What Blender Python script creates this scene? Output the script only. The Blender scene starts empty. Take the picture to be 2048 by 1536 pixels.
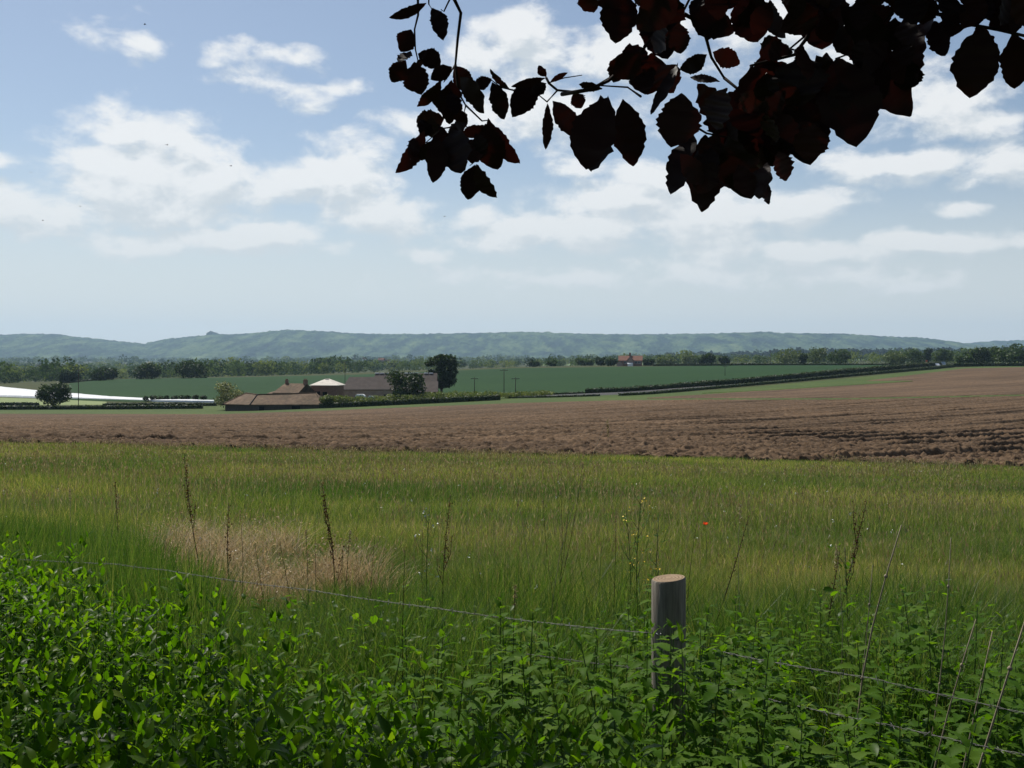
import bpy, math, random
import numpy as np
from mathutils import Vector, Matrix
rng = np.random.default_rng(7)
random.seed(7)
C = bpy.context.scene.collection
R = math.radians

# ------------------------------------------------------------------ camera
F, HOR, EYE = 2000.0, 715.0, 1.65          # focal length and horizon row in photo pixels (2048 wide), eye height
cam = bpy.data.cameras.new("camera"); camo = bpy.data.objects.new("camera", cam); C.objects.link(camo)
cam.sensor_width = 36.0; cam.lens = F / 2048 * 36
cam.shift_y = (HOR - 768) / 2048.0
cam.clip_start = 0.05; cam.clip_end = 40000
camo.location = (0, 0, EYE); camo.rotation_euler = (R(90), 0, 0)
S = bpy.context.scene; S.camera = camo
S.view_settings.view_transform = 'Standard'; S.view_settings.look = 'None'
S.view_settings.gamma = 1; S.view_settings.use_curve_mapping = False
S.view_settings.exposure = 0.14
S.cycles.max_bounces = 8; S.cycles.transparent_max_bounces = 8
# ------------------------------------------------------------------ sun
SUN_AZ, SUN_EL = R(-32), R(54)
sd = Vector((math.sin(SUN_AZ) * math.cos(SUN_EL), math.cos(SUN_AZ) * math.cos(SUN_EL), math.sin(SUN_EL)))
sl = bpy.data.lights.new("sun", 'SUN'); sl.energy = 4.9; sl.angle = R(0.53); sl.color = (1, .95, .86)
so = bpy.data.objects.new("sun", sl); C.objects.link(so)
so.rotation_euler = sd.to_track_quat('Z', 'Y').to_euler(); so.location = (0, 0, 60)
# ------------------------------------------------------------------ world: Nishita sky with procedural clouds (by direction)
W = bpy.data.worlds.new("World"); S.world = W; W.use_nodes = True
nt = W.node_tree; nt.nodes.clear(); N = nt.nodes.new; L = nt.links.new
def mth(op, a, b=None, c=None, clamp=False, tree=None):
    t = tree or nt
    n = t.nodes.new('ShaderNodeMath'); n.operation = op; n.use_clamp = clamp
    for i, v in enumerate((a, b, c)):
        if v is None: continue
        if isinstance(v, (int, float)): n.inputs[i].default_value = v
        else: t.links.new(v, n.inputs[i])
    return n.outputs[0]
def vmt(op, a, b=None, c=None, out=0):
    n = N('ShaderNodeVectorMath'); n.operation = op
    for i, v in enumerate((a, b, c)):
        if v is None: continue
        if isinstance(v, (tuple, list)): n.inputs[i].default_value = v
        else: L(v, n.inputs[i])
    return n.outputs[out]
sky = N('ShaderNodeTexSky'); sky.sky_type = 'NISHITA'; sky.sun_disc = False
sky.sun_elevation = SUN_EL; sky.sun_rotation = SUN_AZ; sky.air_density = 1.0; sky.dust_density = 0.6; sky.ozone_density = 1.5
tc = N('ShaderNodeTexCoord'); D = tc.outputs['Generated']
sep = N('ShaderNodeSeparateXYZ'); L(D, sep.inputs[0])
az = mth('ARCTAN2', sep.outputs[0], sep.outputs[1]); el = mth('ARCSINE', sep.outputs[2])
cmb = N('ShaderNodeCombineXYZ'); L(az, cmb.inputs[0]); L(el, cmb.inputs[1]); P0 = cmb.outputs[0]
CL = [ # cloud masses seen over the valley: (azimuth px, elevation px, half width, half height, density)
 (265,345,150,95,1),(240,280,62,48,1),(400,352,105,78,1),(330,415,150,60,.9),(690,360,120,80,1),(600,345,100,50,.9),(750,420,110,50,.95),(560,378,110,38,.8),
 (420,486,240,30,.95),(550,468,95,26,1),(50,425,105,48,1),(5,318,80,18,.6),
 (560,168,80,30,.62),(425,95,44,26,.5),(290,84,44,26,.6),(640,205,48,22,.62),(480,160,70,18,.5),(590,112,55,16,.5),(165,66,36,16,.36),(690,165,48,12,.42),
 (1045,78,90,58,1),(975,118,90,46,.95),(1240,120,110,62,1),(870,238,95,30,.75),(1120,230,170,55,.75),(1300,90,90,60,.8),
 (1250,390,150,42,1),(1150,455,215,40,1),(1390,440,200,62,1),(1590,420,118,38,1),(1300,345,100,34,.9),(1000,480,100,24,.8),(1450,500,120,34,.8),(1160,330,50,18,.6),
 (1850,205,110,60,.7),(1820,330,150,40,.9),(1930,255,115,26,.7),(1980,320,90,40,.8),(1900,486,190,26,1),(1660,505,150,26,.9),(1925,420,48,13,.7),
 (1835,580,95,20,.75),(1640,560,130,20,.6),(1100,560,270,26,.5),(1450,545,240,32,.6),(840,512,55,16,.55),(950,440,60,24,.6),(1560,50,160,70,.8),(1700,120,100,60,.6)]
def noise(vec, scale, detail, rough=.55, dist=0, dim='3D'):
    n = N('ShaderNodeTexNoise'); n.noise_dimensions = dim
    n.inputs['Scale'].default_value = scale; n.inputs['Detail'].default_value = detail
    n.inputs['Roughness'].default_value = rough; n.inputs['Distortion'].default_value = dist
    L(vec, n.inputs['Vector']); return n
def cloud_density(P):
    st = vmt('MULTIPLY', P, (1, 1.7, 1))
    wn = noise(st, 9, 3, .6); wo = vmt('SUBTRACT', wn.outputs['Color'], (.5, .5, .5))
    Q = vmt('MULTIPLY_ADD', wo, (.07, .045, 0), P)
    best = None
    for px, py, hw, hh, s in CL:
        a = math.atan((px - 1024) / F); e = math.atan((HOR - py) / F * math.cos(a))
        q = vmt('MULTIPLY_ADD', Q, (F / (hw * 1.15), F / (hh * 1.14), 0), (-a * F / (hw * 1.15), -e * F / (hh * 1.14), 0))
        ln = vmt('LENGTH', q, out=1)
        d = mth('MULTIPLY_ADD', ln, -s * .9, s)
        best = d if best is None else mth('SMOOTH_MAX', best, d, .15)
    # the unseen rest of the sky, its clouds thinned to lower ambient light
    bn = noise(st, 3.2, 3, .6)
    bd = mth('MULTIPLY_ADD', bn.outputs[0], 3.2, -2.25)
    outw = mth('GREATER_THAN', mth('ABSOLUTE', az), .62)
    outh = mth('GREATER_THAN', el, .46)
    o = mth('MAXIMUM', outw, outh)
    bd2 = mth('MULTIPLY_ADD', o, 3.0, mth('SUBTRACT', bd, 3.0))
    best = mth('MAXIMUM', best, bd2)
    f1 = noise(st, 17, 11, .60, .15)
    f = mth('MULTIPLY_ADD', f1.outputs[0], 2.1, -1.10)
    return mth('ADD', best, f)
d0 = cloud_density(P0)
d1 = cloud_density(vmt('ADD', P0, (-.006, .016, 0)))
def sstep(v, a, b):
    n = N('ShaderNodeMapRange'); n.interpolation_type = 'SMOOTHSTEP'
    n.inputs['From Min'].default_value = a; n.inputs['From Max'].default_value = b; L(v, n.inputs['Value']); return n.outputs[0]
alpha = sstep(d0, -.12, .50)
shade = sstep(mth('SUBTRACT', d0, d1), -.42, .22)      # rim towards the sun brighter, base greyer
thick = sstep(d0, .2, 1.3)
CLOUD = 9.4
cw = N('ShaderNodeMix'); cw.data_type = 'RGBA'; L(shade, cw.inputs[0])
cw.inputs[6].default_value = (.66 * CLOUD, .72 * CLOUD, .765 * CLOUD, 1); cw.inputs[7].default_value = (.96 * CLOUD, .97 * CLOUD, .97 * CLOUD, 1)
skc = N('ShaderNodeHueSaturation'); skc.inputs['Saturation'].default_value = .90; skc.inputs['Value'].default_value = .90; L(sky.outputs[0], skc.inputs['Color'])
mx = N('ShaderNodeMix'); mx.data_type = 'RGBA'; L(mth('MULTIPLY', alpha, .92), mx.inputs[0]); L(skc.outputs[0], mx.inputs[6]); L(cw.outputs[2], mx.inputs[7])
# the pale band of humid air low in the sky
lowf = sstep(el, .21, .01)
mz = N('ShaderNodeMix'); mz.data_type = 'RGBA'; L(mth('MULTIPLY', lowf, .88), mz.inputs[0]); L(mx.outputs[2], mz.inputs[6]); mz.inputs[7].default_value = (.75 * CLOUD, .795 * CLOUD, .815 * CLOUD, 1)
bg = N('ShaderNodeBackground'); bg.inputs['Strength'].default_value = 0.092; L(mz.outputs[2], bg.inputs[0])
wo_ = N('ShaderNodeOutputWorld'); L(bg.outputs[0], wo_.inputs[0])
W.cycles.sampling_method = 'MANUAL'; W.cycles.sample_map_resolution = 512

# ================================================================== helpers
def tag(o, label=None, cat=None, group=None, kind=None):
    if label: o['label'] = label
    if cat: o['category'] = cat
    if group: o['group'] = group
    if kind: o['kind'] = kind
    return o
def empty(name, loc=(0, 0, 0), rz=0):
    o = bpy.data.objects.new(name, None); C.objects.link(o); o.location = loc; o.rotation_euler = (0, 0, rz); o.empty_display_size = .2
    return o
def link(name, me, mats, parent=None):
    o = bpy.data.objects.new(name, me); C.objects.link(o)
    for m in (mats if isinstance(mats, (list, tuple)) else [mats]):
        me.materials.append(m)
    if parent: o.parent = parent
    return o
def arr_mesh(name, V, faces, smooth=False, attrs=None):
    """faces: list of int arrays (n,k)."""
    me = bpy.data.meshes.new(name); V = np.asarray(V, np.float32).reshape(-1, 3)
    me.vertices.add(len(V)); me.vertices.foreach_set('co', V.ravel())
    fl = [np.asarray(f, np.int32) for f in faces if len(f)]
    loops = np.concatenate([f.ravel() for f in fl])
    tot = np.concatenate([np.full(len(f), f.shape[1], np.int32) for f in fl])
    st = np.concatenate([[0], np.cumsum(tot)[:-1]]).astype(np.int32)
    me.loops.add(len(loops)); me.loops.foreach_set('vertex_index', loops)
    me.polygons.add(len(tot)); me.polygons.foreach_set('loop_start', st)
    me.polygons.foreach_set('use_smooth', np.full(len(tot), smooth, bool))
    me.update(calc_edges=True)
    if attrs:
        for k, v in attrs.items():
            a = me.attributes.new(k, 'FLOAT', 'POINT'); a.data.foreach_set('value', np.asarray(v, np.float32))
    return me
class MB:
    """collects shapes into one mesh"""
    def __init__(s): s.v = []; s.f = []; s.m = []
    def add(s, vs, fs, m=0):
        b = len(s.v); s.v += [tuple(v) for v in vs]; s.f += [tuple(i + b for i in f) for f in fs]; s.m += [m] * len(fs)
    def box(s, x0, x1, y0, y1, z0, z1, m=0):
        s.add([(x0,y0,z0),(x1,y0,z0),(x1,y1,z0),(x0,y1,z0),(x0,y0,z1),(x1,y0,z1),(x1,y1,z1),(x0,y1,z1)],
              [(0,3,2,1),(4,5,6,7),(0,1,5,4),(1,2,6,5),(2,3,7,6),(3,0,4,7)], m)
    def tube(s, pts, r, n=6, m=0, caps=True):
        pts = [Vector(p) for p in pts]; rr = r if isinstance(r, (list, tuple)) else [r] * len(pts)
        vs = []; fs = []
        for i, p in enumerate(pts):
            d = (pts[min(i + 1, len(pts) - 1)] - pts[max(i - 1, 0)]).normalized()
            a = d.cross(Vector((0, 0, 1)) if abs(d.z) < .9 else Vector((1, 0, 0))).normalized(); b = d.cross(a)
            for k in range(n):
                t = 2 * math.pi * k / n; vs.append(p + (a * math.cos(t) + b * math.sin(t)) * rr[i])
        for i in range(len(pts) - 1):
            for k in range(n):
                fs.append((i*n+k, i*n+(k+1) % n, (i+1)*n+(k+1) % n, (i+1)*n+k))
        if caps: fs += [tuple(range(n))[::-1], tuple((len(pts)-1)*n+k for k in range(n))]
        s.add(vs, fs, m)
    def build(s, name, mats, parent=None, smooth=False):
        me = bpy.data.meshes.new(name); me.from_pydata(s.v, [], s.f); me.update()
        o = link(name, me, mats, parent)
        me.polygons.foreach_set('material_index', s.m)
        if smooth: me.polygons.foreach_set('use_smooth', [True] * len(me.polygons))
        return o
def copy_tree(o, parent=None):
    c = o.copy(); C.objects.link(c); c.parent = parent
    for ch in list(o.children): copy_tree(ch, c)
    return c
def hsh(ix, iy, seed):
    h = (ix.astype(np.int64) * 374761393 + iy.astype(np.int64) * 668265263 + seed * 1442695041) & 0xFFFFFFFF
    h = ((h ^ (h >> 13)) * 1274126177) & 0xFFFFFFFF
    h = h ^ (h >> 16)
    return (h & 0xFFFFFF) / float(0xFFFFFF)
def vnoise(x, y, seed=0):
    ix = np.floor(x); iy = np.floor(y); fx = x - ix; fy = y - iy
    fx = fx * fx * (3 - 2 * fx); fy = fy * fy * (3 - 2 * fy)
    a = hsh(ix, iy, seed); b = hsh(ix + 1, iy, seed); c = hsh(ix, iy + 1, seed); d = hsh(ix + 1, iy + 1, seed)
    return (a * (1 - fx) + b * fx) * (1 - fy) + (c * (1 - fx) + d * fx) * fy
def fbm(x, y, oct=4, seed=0, gain=.5):
    s = 0; a = 1; t = 0
    for i in range(oct):
        s = s + a * vnoise(x, y, seed + i * 17); t += a; a *= gain; x = x * 2.03 + 11.3; y = y * 2.03 + 5.7
    return s / t
# ------------------------------------------------------------------ materials
def new_mat(name):
    m = bpy.data.materials.new(name); m.use_nodes = True; t = m.node_tree; t.nodes.clear()
    out = t.nodes.new('ShaderNodeOutputMaterial'); return m, t, out
def ramp(t, fac, cols):
    r = t.nodes.new('ShaderNodeValToRGB'); e = r.color_ramp.elements
    while len(e) < len(cols): e.new(.5)
    for i, (p, c) in enumerate(cols): e[i].position = p; e[i].color = (*c, 1)
    t.links.new(fac, r.inputs[0]); return r.outputs[0]
def tnoise(t, scale, detail=4, rough=.55, stretch=None, coord='geo'):
    if coord == 'geo': v = t.nodes.new('ShaderNodeNewGeometry').outputs['Position']
    else: v = t.nodes.new('ShaderNodeTexCoord').outputs['Object']
    if stretch:
        mp = t.nodes.new('ShaderNodeMapping'); mp.inputs['Scale'].default_value = stretch[:3]
        if len(stretch) > 3: mp.inputs['Rotation'].default_value = (0, 0, stretch[3])
        t.links.new(v, mp.inputs[0]); v = mp.outputs[0]
    n = t.nodes.new('ShaderNodeTexNoise'); n.inputs['Scale'].default_value = scale; n.inputs['Detail'].default_value = detail
    n.inputs['Roughness'].default_value = rough; t.links.new(v, n.inputs['Vector']); return n.outputs[0]
def mixc(t, f, a, b, mode='MIX'):
    n = t.nodes.new('ShaderNodeMix'); n.data_type = 'RGBA'; n.blend_type = mode
    for i, v in ((0, f), (6, a), (7, b)):
        if isinstance(v, (int, float)): n.inputs[i].default_value = v
        elif isinstance(v, tuple): n.inputs[i].default_value = (*v, 1)
        else: t.links.new(v, n.inputs[i])
    return n.outputs[2]
def surface(name, cols, scale=5, detail=6, rough=.9, spec=.2, bump=0, bscale=None, stretch=None, cols2=None, scale2=.05, coord='geo', bdist=.02):
    m, t, out = new_mat(name)
    c = ramp(t, tnoise(t, scale, detail, .6, stretch, coord), cols)
    if cols2:
        c2 = ramp(t, tnoise(t, scale2, 3, .5, None, coord), cols2); c = mixc(t, 1.0, c, c2, 'MULTIPLY')
    p = t.nodes.new('ShaderNodeBsdfPrincipled'); t.links.new(c, p.inputs['Base Color'])
    p.inputs['Roughness'].default_value = rough; p.inputs['Specular IOR Level'].default_value = spec
    if bump:
        b = t.nodes.new('ShaderNodeBump'); b.inputs['Strength'].default_value = bump; b.inputs['Distance'].default_value = bdist
        t.links.new(tnoise(t, bscale or scale, 6, .65, stretch, coord), b.inputs['Height']); t.links.new(b.outputs[0], p.inputs['Normal'])
    t.links.new(p.outputs[0], out.inputs[0]); return m
def foliage(name, cols, trans=.35, rough=.5, spec=.4, tcol=None, pos=None, attr=None, oinfo=False):
    """leaf material: colour varies from leaf to leaf; part of the light passes through"""
    m, t, out = new_mat(name)
    g = t.nodes.new('ShaderNodeNewGeometry'); f = g.outputs['Random Per Island']
    if attr:
        a = t.nodes.new('ShaderNodeAttribute'); a.attribute_name = attr
        f = mth('ADD', mth('MULTIPLY', f, .2, tree=t), mth('MULTIPLY', a.outputs['Fac'], .8, tree=t), tree=t)
    if oinfo:
        oi = t.nodes.new('ShaderNodeObjectInfo')
        f = mth('ADD', mth('MULTIPLY', f, .6, tree=t), mth('MULTIPLY', oi.outputs['Random'], .4, tree=t), tree=t)
    c = ramp(t, f, cols)
    if pos:
        c2 = ramp(t, tnoise(t, pos[0], 4, .6, pos[2] if len(pos) > 2 else None), pos[1]); c = mixc(t, 1.0, c, c2, 'MULTIPLY')
    p = t.nodes.new('ShaderNodeBsdfPrincipled'); t.links.new(c, p.inputs['Base Color'])
    p.inputs['Roughness'].default_value = rough; p.inputs['Specular IOR Level'].default_value = spec
    if trans > 0:
        tr = t.nodes.new('ShaderNodeBsdfTranslucent')
        tc_ = mixc(t, 1.0, c, tcol or (1.5, 1.5, .7), 'MULTIPLY'); t.links.new(tc_, tr.inputs[0])
        mxs = t.nodes.new('ShaderNodeMixShader'); mxs.inputs[0].default_value = trans
        t.links.new(p.outputs[0], mxs.inputs[1]); t.links.new(tr.outputs[0], mxs.inputs[2]); t.links.new(mxs.outputs[0], out.inputs[0])
    else: t.links.new(p.outputs[0], out.inputs[0])
    return m
def plain(name, col, rough=.6, spec=.4, metal=0, var=.15, scale=8):
    c1 = tuple(x * (1 - var) for x in col); c2 = tuple(min(1, x * (1 + var)) for x in col)
    m = surface(name, [(.3, c1), (.7, c2)], scale, 4, rough, spec, coord='obj')
    m.node_tree.nodes['Principled BSDF'].inputs['Metallic'].default_value = metal; return m

# ================================================================== terrain
CT = []   # (photo column, photo row or None, height or None, distance)
def ctl(Y, *pp):
    for px, v in pp: CT.append((px, Y, EYE - (v - HOR) / F * Y))
def cth(Y, *pp):
    for px, z in pp: CT.append((px, Y, z))
cth(.4, (-600,0),(1024,0),(2700,0)); cth(1.5, (-600,0),(300,0),(1024,0),(1800,0),(2700,0))
cth(3.5, (-600,-.05),(300,-.07),(1024,-.08),(1800,-.08),(2700,-.08))
cth(8, (-600,-.3),(300,-.3),(1024,-.3),(1800,-.3),(2700,-.3))
ctl(28, (-600,900),(0,903),(500,914),(1024,923),(1500,932),(2048,945),(2700,955))
ctl(60, (-600,862),(0,862),(500,866),(1024,866),(1500,868),(2048,872),(2700,874))
ctl(100, (-600,846),(0,845),(500,842),(1024,834),(1500,830),(2048,824),(2700,820))
ctl(135, (-600,838),(0,837),(500,832),(1024,819),(1400,805),(1700,800),(2048,794),(2700,785))
ctl(190, (-600,829),(0,829),(440,828),(650,821),(1024,804),(1250,796),(1500,788),(1750,781),(2048,773),(2700,760))
ctl(260, (-600,812),(0,812),(430,803),(700,799),(1024,786),(1250,778),(1500,769),(1750,760),(2048,750),(2700,738))
ctl(350, (-600,793),(0,790),(430,779),(700,774),(1024,763),(1250,759),(1500,752),(1750,744),(2048,737),(2700,731))
ctl(500, (-600,775),(0,770),(200,760),(430,756),(700,750),(1024,737),(1250,734),(1500,731),(2048,730),(2700,729))
ctl(800, (-600,770),(0,766),(430,757),(1024,738),(1500,731),(2048,729),(2700,729))
ctl(1500, (-600,752),(0,748),(430,744),(1024,733),(1500,723),(2048,721),(2700,722))
ctl(3000, (-600,728),(0,728),(1024,724),(2048,717),(2700,717))
ctl(6000, (-600,721),(0,721),(1024,721),(2048,721),(2700,721)); ctl(12000, (-600,719),(1024,719),(2700,719))
_c = np.array(CT, float)
_th = np.arctan((_c[:, 0] - 1024) / F); _rr = _c[:, 1] / np.cos(_th)
KA = 3.0
_P = np.stack([_th * KA, np.log(_rr)], 1)
def _U(d2): return .5 * d2 * np.log(d2 + 1e-9)
_n = len(_P)
_K = _U(((_P[:, None] - _P[None]) ** 2).sum(-1)) + np.eye(_n) * 2e-3
_Q = np.concatenate([np.ones((_n, 1)), _P], 1)
_A = np.zeros((_n + 3, _n + 3)); _A[:_n, :_n] = _K; _A[:_n, _n:] = _Q; _A[_n:, :_n] = _Q.T
# solve in height divided by a distance scale, so that near and far ground are equally true
_sc = lambda r: 1 + r * .02
_w = np.linalg.solve(_A, np.concatenate([_c[:, 2] / _sc(_rr), np.zeros(3)]))
def height(x, y):
    x = np.asarray(x, float); y = np.asarray(y, float); sh = x.shape; x = x.ravel(); y = y.ravel()
    r = np.maximum(np.hypot(x, y), .4); th = np.arctan2(x, y)
    lim = .66
    tcl = np.clip(th, -lim, lim); k = np.clip((np.abs(th) - 1.2) / 1.5, 0, 1)
    tcl = tcl * (1 - k * k * (3 - 2 * k))
    out = np.empty_like(r)
    for i in range(0, len(r), 40000):
        q = np.stack([tcl[i:i+40000] * KA, np.log(r[i:i+40000])], 1)
        d2 = ((q[:, None] - _P[None]) ** 2).sum(-1)
        out[i:i+40000] = (_U(d2) @ _w[:_n] + _w[_n] + q @ _w[_n+1:]) * _sc(r[i:i+40000])
    return out.reshape(sh)
def hgt(x, y): return float(height(np.array([x]), np.array([y]))[0])
_HR = np.exp(np.linspace(math.log(2.5), math.log(11000), 1500))
def hit(px, py):
    """ground point seen at a photo position: (x, y, z)"""
    u = (px - 1024) / F; Y = _HR
    z = height(u * Y, Y); row = HOR + F * (EYE - z) / Y
    i = int(np.argmax(row <= py)) if (row <= py).any() else len(Y) - 1
    y = Y[i]
    if i > 0 and row[i-1] > row[i]:
        f = (row[i-1] - py) / (row[i-1] - row[i]); y = Y[i-1] + (Y[i] - Y[i-1]) * min(max(f, 0), 1)
    return Vector((u * y, y, hgt(u * y, y)))
def at(px, py, Y): return Vector(((px - 1024) / F * Y, Y, EYE - (py - HOR) / F * Y))

# ================================================================== setting: ground, fields, hills
M = {}
M['ground'] = surface('ground_mat', [(.3, (.030, .038, .012)), (.55, (.050, .058, .018)), (.75, (.075, .068, .028))], .35, 8, .95, .1, .6, 3)
M['plough'] = surface('plough_mat', [(.25, (.062, .041, .024)), (.5, (.112, .075, .045)), (.72, (.180, .127, .080))], 2.2, 9, .97, .12, .9, 7,
                      cols2=[(.35, (.82, .78, .76)), (.65, (1.05, 1.0, .98))], scale2=.035, bdist=.06)
M['crop'] = surface('crop_mat', [(.3, (.014, .042, .012)), (.7, (.022, .057, .016))], .5, 6, .9, .06, .5, 6,
                    cols2=[(.35, (.85, .9, .9)), (.65, (1.1, 1.05, 1.0))], scale2=.012, bdist=.1)
M['verge'] = surface('verge_mat', [(.3, (.040, .072, .012)), (.55, (.060, .092, .018)), (.8, (.115, .115, .042))], 1.1, 7, .9, .15, .7, 5,
                     cols2=[(.35, (.8, .85, .8)), (.65, (1.1, 1.05, 1))], scale2=.06, bdist=.1)
M['pasture'] = surface('pasture_mat', [(.3, (.16, .20, .075)), (.7, (.20, .24, .10))], .6, 5, .9, .15)
M['pale_field'] = surface('pale_field_mat', [(.3, (.12, .17, .07)), (.7, (.16, .21, .09))], .02, 5, .9, .1)
M['asphalt'] = surface('asphalt_mat', [(.3, (.05, .05, .05)), (.7, (.075, .073, .07))], 3, 5, .9, .2)
M['yard'] = surface('yard_mat', [(.3, (.42, .37, .30)), (.7, (.55, .49, .40))], .8, 5, .9, .2)
M['plastic'] = surface('plastic_mat', [(.3, (.58, .59, .60)), (.7, (.76, .77, .77))], .5, 5, .6, .3, .5, 2, bdist=.1)

def add_shade_streaks(m, ang):  # streaks of soil tone along the furrows paint in their dark shade lines
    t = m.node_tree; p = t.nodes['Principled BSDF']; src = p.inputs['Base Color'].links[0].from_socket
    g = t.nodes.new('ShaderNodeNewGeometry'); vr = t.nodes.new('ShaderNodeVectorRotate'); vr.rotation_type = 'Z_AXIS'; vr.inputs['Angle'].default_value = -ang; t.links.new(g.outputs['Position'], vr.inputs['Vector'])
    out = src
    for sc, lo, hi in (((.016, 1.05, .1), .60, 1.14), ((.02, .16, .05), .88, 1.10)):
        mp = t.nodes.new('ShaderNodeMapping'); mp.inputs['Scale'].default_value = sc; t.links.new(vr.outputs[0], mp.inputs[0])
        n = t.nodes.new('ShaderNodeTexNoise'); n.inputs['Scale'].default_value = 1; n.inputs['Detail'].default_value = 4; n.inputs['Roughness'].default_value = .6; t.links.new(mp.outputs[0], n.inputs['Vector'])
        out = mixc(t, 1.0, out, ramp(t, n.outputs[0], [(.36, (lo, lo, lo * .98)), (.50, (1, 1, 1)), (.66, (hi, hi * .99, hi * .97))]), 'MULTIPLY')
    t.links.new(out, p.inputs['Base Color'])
add_shade_streaks(M['plough'], math.atan2(.66, .75))
def polar_sheet(name, mat):
    th = np.concatenate([np.linspace(-math.pi, -.72, 46)[:-1], np.linspace(-.72, .72, 420), np.linspace(.72, math.pi, 46)[1:-1]])
    r = np.exp(np.linspace(math.log(.35), math.log(9300), 270))
    TH, RR = np.meshgrid(th, r); X = RR * np.sin(TH); Y = RR * np.cos(TH)
    Z = height(X, Y)
    n, m = len(r), len(th); idx = np.arange(n * m).reshape(n, m)
    nx = np.concatenate([idx[:, 1:], idx[:, :1]], 1)
    f = np.stack([idx[:-1], nx[:-1], nx[1:], idx[1:]], -1).reshape(-1, 4)
    V = np.stack([X, Y, Z], -1).reshape(-1, 3); V = np.concatenate([V, [[0, 0, hgt(0, .3)]]])
    fan = np.stack([np.full(m, n * m), nx[0], idx[0]], -1)
    return link(name, arr_mesh(name, V, [f, fan], True), mat)
tag(polar_sheet('ground', M['ground']), 'grassy ground of the valley reaching to the distant hills', 'ground', kind='structure')

def curve_rows(pts, px):
    p = sorted(pts); return np.interp(px, [a for a, b in p], [b for a, b in p])
def patch(name, mat, near, far, ncol, nrow, dz=.12, label=None, x0=None, x1=None, disp=None, skirt=True):
    """a field draped on the ground between two boundary lines given in plan (found from the photo rows)"""
    x0 = near[0][0] if x0 is None else x0; x1 = near[-1][0] if x1 is None else x1
    px = np.linspace(x0, x1, ncol); ks = np.linspace(x0, x1, min(ncol, 90))
    def ys(line):
        a = curve_rows(line, ks); return np.interp(px, ks, [hit(p, q).y for p, q in zip(ks, a)])
    yn, yf = ys(near), ys(far); yf = np.maximum(yf, yn * 1.002)
    s = np.linspace(0, 1, nrow)[:, None]
    Y = np.exp(np.log(yn)[None] * (1 - s) + np.log(yf)[None] * s); X = (px[None] - 1024) / F * Y
    Z = height(X, Y) + dz
    if disp is not None: Z = Z + disp(X, Y, s)
    if skirt: Z[0] -= dz + .3; Z[-1] -= dz + .3; Z[:, 0] -= dz + .3; Z[:, -1] -= dz + .3
    idx = np.arange(nrow * ncol).reshape(nrow, ncol)
    f = np.stack([idx[:-1, :-1], idx[:-1, 1:], idx[1:, 1:], idx[1:, :-1]], -1).reshape(-1, 4)
    o = link(name, arr_mesh(name, np.stack([X, Y, Z], -1), [f], True), mat)
    return tag(o, label, name.replace('_', ' '), kind='structure')
FA = math.atan2(.66, .75)
def furrows(X, Y, s):
    a = X * math.cos(FA) + Y * math.sin(FA); b = -X * math.sin(FA) + Y * math.cos(FA)
    b = b + .5 * (fbm(a * .06, b * .06, 3, 3) - .5)
    fade = np.clip(1.3 - Y / 160, .15, 1)
    ridge = .045 * np.cos(b * 2 * math.pi / 1.15) + .035 * np.cos(b * 2 * math.pi / .42 + 1)
    p_ = np.mod(b / 2.7 + .3 * fbm(a * .10, b * .8, 3, 2), 1.0); msk = np.clip(fbm(a * .06, b * .37, 3, 9) * 3.0 - .75, 0, 1.25)
    big = (.16 * np.exp(-((p_ - .52) / .065) ** 2) - .15 * np.exp(-((p_ - .39) / .075) ** 2)) * np.clip((Y - 29) / 8, .35, 1) * msk * np.clip(.35 + X / 22, .25, 1.1)
    cl = fbm(a * 2.6, b * 4.0, 4, 21, .6); clod = .42 * np.clip(cl - .50, 0, 1) + .09 * (fbm(a * 8, b * 9, 2, 5) - .5)
    return (ridge + big + clod) * fade
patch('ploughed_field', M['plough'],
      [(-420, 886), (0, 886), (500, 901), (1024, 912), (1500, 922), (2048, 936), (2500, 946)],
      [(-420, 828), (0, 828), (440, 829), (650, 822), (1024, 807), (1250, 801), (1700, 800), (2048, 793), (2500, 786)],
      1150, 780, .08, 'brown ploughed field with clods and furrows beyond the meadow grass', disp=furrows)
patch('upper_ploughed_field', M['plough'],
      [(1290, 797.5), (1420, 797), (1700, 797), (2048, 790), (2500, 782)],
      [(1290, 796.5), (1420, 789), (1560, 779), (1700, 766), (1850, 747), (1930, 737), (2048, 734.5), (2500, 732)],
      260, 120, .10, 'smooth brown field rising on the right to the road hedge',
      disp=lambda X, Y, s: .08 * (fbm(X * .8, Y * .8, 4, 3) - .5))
patch('grass_verge', M['verge'],
      [(-420, 827.5), (0, 827.5), (440, 828.5), (650, 821.5), (1024, 806.5), (1250, 800.5), (1700, 799.6), (2048, 792.6), (2500, 785.5)],
      [(-420, 811), (0, 811), (440, 811), (650, 806), (800, 800), (1010, 794), (1100, 791), (1245, 788), (1300, 788.5), (1400, 782), (1500, 774), (1700, 756), (1850, 740), (1930, 733.5), (2048, 731), (2500, 730)],
      420, 60, .035, 'bright green grass verge between the ploughed field and the hedges')
patch('grass_wedge', M['verge'],
      [(1400, 788), (1560, 781), (1700, 772), (1800, 765.5), (1830, 763.5)],
      [(1400, 785), (1560, 774), (1700, 763), (1800, 763), (1830, 763)], 80, 16, .2, 'green wedge of unploughed grass within the upper brown field')
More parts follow.
